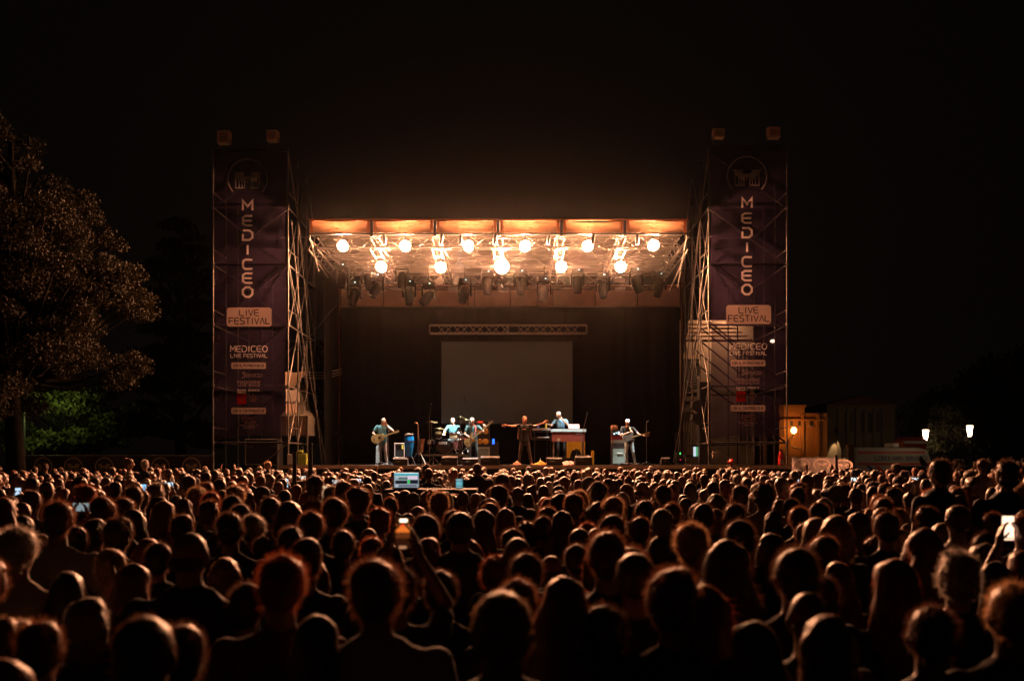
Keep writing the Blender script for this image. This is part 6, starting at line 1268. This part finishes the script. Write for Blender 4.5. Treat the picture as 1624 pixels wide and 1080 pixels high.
# FOH desk + laptop
lx, lD = X(644.5,15.2), 15.2; dk = thing('mixing_desk',(lx+.3,lD,0),'dark mixing desk on legs in the crowd under the laptop','mixing desk')
MB().cbox((lx+.38,lD+.15,1.585),(1.4,.8,.06),bev=.02).build('desk_top',M_fix,dk)
for a in (-.25,1.0):
    for b in (-.15,.45): rod('leg',(lx+a,lD+b,0),(lx+a,lD+b,1.55),.03,M_steel,dk)
for q in range(9): MB().cbox((lx+.3+.045*q,lD+.1,1.63),(.02,.05,.02)).build('fader',M_fix,dk)
z0_, z1_ = Z(773.5,lD), Z(749.5,lD); w_ = X(664,lD)-X(625,lD); lp = thing('laptop',(lx,lD,1.62),'laptop with a bright teal mixing software screen amid the crowd','laptop')
MB().box((lx-w_/2,lD-.02,1.622),(lx+w_/2,lD-.27,1.64)).build('keyboard',M_black,lp); MB().cbox((lx,lD+.012,(z0_+z1_)/2),(w_+.02,.015,z1_-z0_+.02)).build('lid',M_black,lp)
MB().box((lx-w_/2+.05,lD-.01,1.63),(lx+w_/2-.05,lD+.01,z0_-.008)).build('riser_stand',M_black,lp)
def scr_rect(a,b,c,d,colr,st,nm,par,dy=.0):   # fractions of the laptop screen
    MB().box((lx-w_/2+w_*a,lD-.001-dy,z1_-(z1_-z0_)*d),(lx-w_/2+w_*b,lD+.003-dy,z1_-(z1_-z0_)*c)).build(nm,glow('scr_'+nm+str(colr),colr,st),par)
s0 = MB().box((lx-w_/2,lD+.0035,z0_),(lx+w_/2,lD+.0042,z1_)).build('screen',glow('screen_base',(.45,.55,.62),.55),lp)
scr_rect(.02,.98,.0,.05,(.9,.95,.98),.9,'title_bar',s0); scr_rect(.02,.98,.05,.17,(.03,.50,.58),.8,'toolbar',s0); scr_rect(.05,.53,.22,.30,(.75,.8,.85),.7,'track_row',s0); scr_rect(.18,.53,.30,.46,(.05,.07,.09),.6,'meter_block',s0); scr_rect(.05,.17,.30,.46,(.5,.7,.8),.6,'channel_list',s0)
scr_rect(.55,.95,.20,.44,(.85,.72,.85),.8,'pink_panel',s0); scr_rect(.05,.53,.52,.72,(.02,.02,.03),.4,'dark_panel',s0); scr_rect(.55,.64,.48,.70,(.03,.75,.10),.8,'green_panel',s0); scr_rect(.65,.97,.48,.72,(.03,.03,.05),.4,'dark_panel',s0); scr_rect(.06,.17,.78,.96,(.75,.8,.85),.6,'white_panel',s0); scr_rect(.20,.92,.80,.92,(.25,.28,.38),.5,'waveform',s0)
for q in range(9): scr_rect(.19+.037*q,.205+.037*q,.32+.02*(q%3),.46,(.3,.8,.5) if q%2 else (.5,.6,.6),.6,'meter',s0,.001)
tD = 15.6; p = at(728.5,766.5,tD); tb = thing('tablet',(p.x,tD,1.62),'small upright tablet with a teal list left of the tall engineer','tablet'); MB().cbox(p+Vector((0,.008,0)),(.115,.01,.155),bev=.003).build('case',M_ph,tb); MB().box((p.x-.01,tD+.01,1.622),(p.x+.01,tD+.03,p.z-.07)).build('stand',M_black,tb)
ts = MB().cbox(p,(.108,.003,.148)).build('screen',glow('tablet_base',(.08,.28,.34),.8),tb)
for q in range(5): MB().cbox(p+Vector((-.006,-.003,.055-.028*q)),(.085,.002,.010 if q != 2 else .018)).build('list_row',glow('row%d'%(q==2),(.15,.75,.85) if q == 2 else (.35,.5,.55),.9),ts)
for (px,pt,lb) in ((492,702,'taller dark pole rising from the crowd below the canvas gazebo'),(467,716,'shorter dark pole rising from the crowd by the left scaffold foot')):
    x = X(px,17); t = thing('pole',(x,17,0),lb,'pole'); MB().lathe((x,17,0.0),[(.045,0),(.04,1.2),(.036,Z(pt,17))],n=10).build('shaft',M_black,t)
    for a in (90,210,330): rod('foot',(x,17,.35),(x+.35*math.cos(R(a)),17+.35*math.sin(R(a)),.02),.015,M_black,t)
# people on the bank at the right
def rnd_look():
    g_ = rp.random(); kind = rp.choices(['short','crop','bald','curly','bob','long','wavy','pony','bun','cap'],[34,10,7,7,12,17,5,4,3,2])[0]
    hc = rp.choices(['dark','brown','auburn','blond','grey'],[28,30,14,14,14])[0]; body = 'woman' if kind in ('bob','long','wavy','pony','bun') else rp.choice(['man','man','broad','jacket'])
    top = rp.choices(['black','navy','charcoal','maroon','khaki','white','grey','red','blue'],[30,14,14,6,6,7,10,4,8])[0]; return kind,hc,top,body
fill = []
def clear(x,y,r):
    for (a,b) in occ:
        if abs(a-x) < r and abs(b-y) < r and (a-x)**2+(b-y)**2 < r*r: return False
    return True
y = 8.9
while y < 33.2:
    hw = .52*y+.8; sp = .60 if y > 14 else .64; n_ = int(2*hw/sp)
    for i in range(n_):
        x = -hw+sp*(i+.5*(int(y*10) % 2))+rp.uniform(-.17,.17); yy = y+rp.uniform(-.22,.22)
        if -2.4 < x < -.2 and 14.6 < yy < 19.9: continue
        if x > 16.0 and yy > 26.5: continue
        if rp.random() < .07 or not clear(x,yy,.40): continue
        occ.append((x,yy)); fill.append((x,yy))
    y += .60
for i in range(46):
    for tr_ in range(20):
        x = rp.uniform(17.9,28.4); yy = rp.uniform(28.4,44.5)
        if abs(x) < .52*yy+.4 and clear(x,yy,.5): break
    else: continue
    occ.append((x,yy)); fill.append((x,yy))
KEEP = [(608,682,776,15.2),(712,748,776,15.6),(1572,1624,860,6.4),(618,660,874,4.5),(108,150,814,10.2),(738,776,765,18.3),(660,700,765,17.7)]   # sight lines to the screens and engineers stay open
def cap_scale(x, y, s):
    px = CX+x*FX/y; m = .11*FX/y
    for a, b, pb, Dm in KEEP:
        if y < Dm and a-m < px < b+m: s = min(s, (EYE-(pb-HY)*y/FX)/1.79)
    return s
near = []
for i in range(1500):      # people whose dark heads fill the gaps among the nearest rows
    yy = rp.uniform(3.9,9.0); x = rp.uniform(-1,1)*(.53*yy+.3)
    if len(near) < 46 and clear(x,yy,.43): occ.append((x,yy)); near.append((x,yy))
for x, yy in near:
    kind,hc,top,body = rnd_look(); s = cap_scale(x,yy,rp.uniform(1.50,1.68)/1.765)
    if s > .80: person(x,yy,s,kind,rp.choice([hc,'dark','brown']),top,body,rp.gauss(0,16))
fill.sort(key=lambda q: math.hypot(q[0],q[1]))
NI = max(0, 296-len(PEOPLE)); far = []
for i, (x,yy) in enumerate(fill):
    kind,hc,top,body = rnd_look(); bank = .42 if (x > 17.4 and yy > 28) else 0
    if bank and rp.random() < .35: top = 'red'
    s = (rp.gauss(1.64,.05) if body == 'woman' else rp.gauss(1.75,.06))/1.765; s = cap_scale(x,yy,max(.86,min(1.06,s)))
    if s < .80: continue
    yaw = rp.gauss(0,13) if rp.random() < .8 else rp.uniform(-75,75)
    if i < NI: person(x,yy,s,kind,hc,top,body,yaw,None,z=bank)
    else: far.append((x,yy,bank,s,kind,hc,top,body,yaw))
# labels for those not described one by one: counted from the camera inside the column under a landmark
HN = {'short': 'short %s hair','crop': 'cropped %s hair','bald': 'a bald crown and %s fringe','curly': 'curly %s hair','bob': 'a %s bob','long': 'long %s hair','wavy': 'a wavy %s mane','pony': 'a %s ponytail','bun': 'a %s bun','cap': 'a cap'}
cnt = {}; OR = ['nearest','second nearest','third nearest','fourth nearest','fifth nearest','sixth nearest','seventh nearest','eighth nearest','ninth nearest','tenth nearest']
for p in sorted(PEOPLE, key=lambda q: q['y']):
    desc = HN[p['hair']] % p['hc'] if p['hair'] != 'cap' else 'a cap'; key = (desc, colname(p['px'])); k_ = cnt.get(key,0); cnt[key] = k_+1
    if not p['label']: p['o']['label'] = '%s person with %s below %s' % (OR[min(k_,9)], desc, colname(p['px']))
# the rest of the crowd as one mass
def lowmesh(me, tris):
    o = bpy.data.objects.new('tmp', me); col.objects.link(o); m = o.modifiers.new('d','DECIMATE'); nt_ = sum(len(p.vertices)-2 for p in me.polygons); m.ratio = min(1,tris/nt_)
    dg = bpy.context.evaluated_depsgraph_get(); q = o.evaluated_get(dg).to_mesh(); vs = np.empty(len(q.vertices)*3); q.vertices.foreach_get('co',vs); fs = [tuple(p.vertices) for p in q.polygons]; mi = [p.material_index for p in q.polygons]; o.evaluated_get(dg).to_mesh_clear(); bpy.data.objects.remove(o); return vs.reshape(-1,3), fs, mi
lowb = {k_: lowmesh(BODY[k_], 420) for k_ in ('man','broad','woman','jacket')}
lowh = {}
for k_ in STR:
    me = hair_fig(k_).mesh('lh',.012,1200,[HC['dark']],2); lowh[k_] = lowmesh(me,260); amp = .010 if k_ in ('curly','wavy') else .004
    for i in range(len(lowh[k_][0])): lowh[k_][0][i] += np.random.normal(size=3)*amp*.6
slots = [M_skinc,M_legs,M_shoec,CAPM]+list(HC.values())+list(TM.values()); hi_ = {k_: 4+i for i,k_ in enumerate(HC)}; ti_ = {k_: 4+len(HC)+i for i,k_ in enumerate(TM)}
AV, AF, AM = [], [], []; base = 0
for (x,yy,bank,s,kind,hc,top,body,yaw) in far:
    c_, s_ = math.cos(R(yaw)), math.sin(R(yaw)); M_ = np.array([[c_,-s_,0],[s_,c_,0],[0,0,1]])*s
    for (vs,fs,mi),lut in ((lowb[body],{0:0,1:ti_[top],2:1,3:2}),(lowh[kind],{0: 3 if kind == 'cap' else hi_[hc]})):
        AV.append(vs@M_.T+np.array([x,yy,bank])); AF += [tuple(a+base for a in f) for f in fs]; AM += [lut[a] for a in mi]; base += len(vs)
me = bpy.data.meshes.new('crowd'); me.from_pydata(np.concatenate(AV).tolist(), [], AF); 
for m_ in slots: me.materials.append(m_)
me.polygons.foreach_set('material_index', AM); me.polygons.foreach_set('use_smooth',[True]*len(AF)); me.update(); o = bpy.data.objects.new('crowd', me); col.objects.link(o)
tag(o,'densely packed far rows of the audience with light-rimmed heads before the stage','crowd',None,'stuff')
print('INDIVIDUALS', len(PEOPLE), 'FAR', len(far), 'tris', len(AF))

# ================================================================ HAZE: one closed box round everything
hb = MB().box((-70,-6,-1.2),(75,100,24)); hm = bpy.data.materials.new('haze_air'); hm.use_nodes = True; nt = hm.node_tree; nt.nodes.remove(nt.nodes['Principled BSDF'])
pv = nt.nodes.new('ShaderNodeVolumePrincipled'); pv.inputs['Color'].default_value = (.95,.90,.86,1); pv.inputs['Density'].default_value = HAZE; pv.inputs['Anisotropy'].default_value = .985
nt.links.new(pv.outputs[0], nt.nodes['Material Output'].inputs['Volume']); o = hb.build('haze', hm); tag(o, kind='stuff')
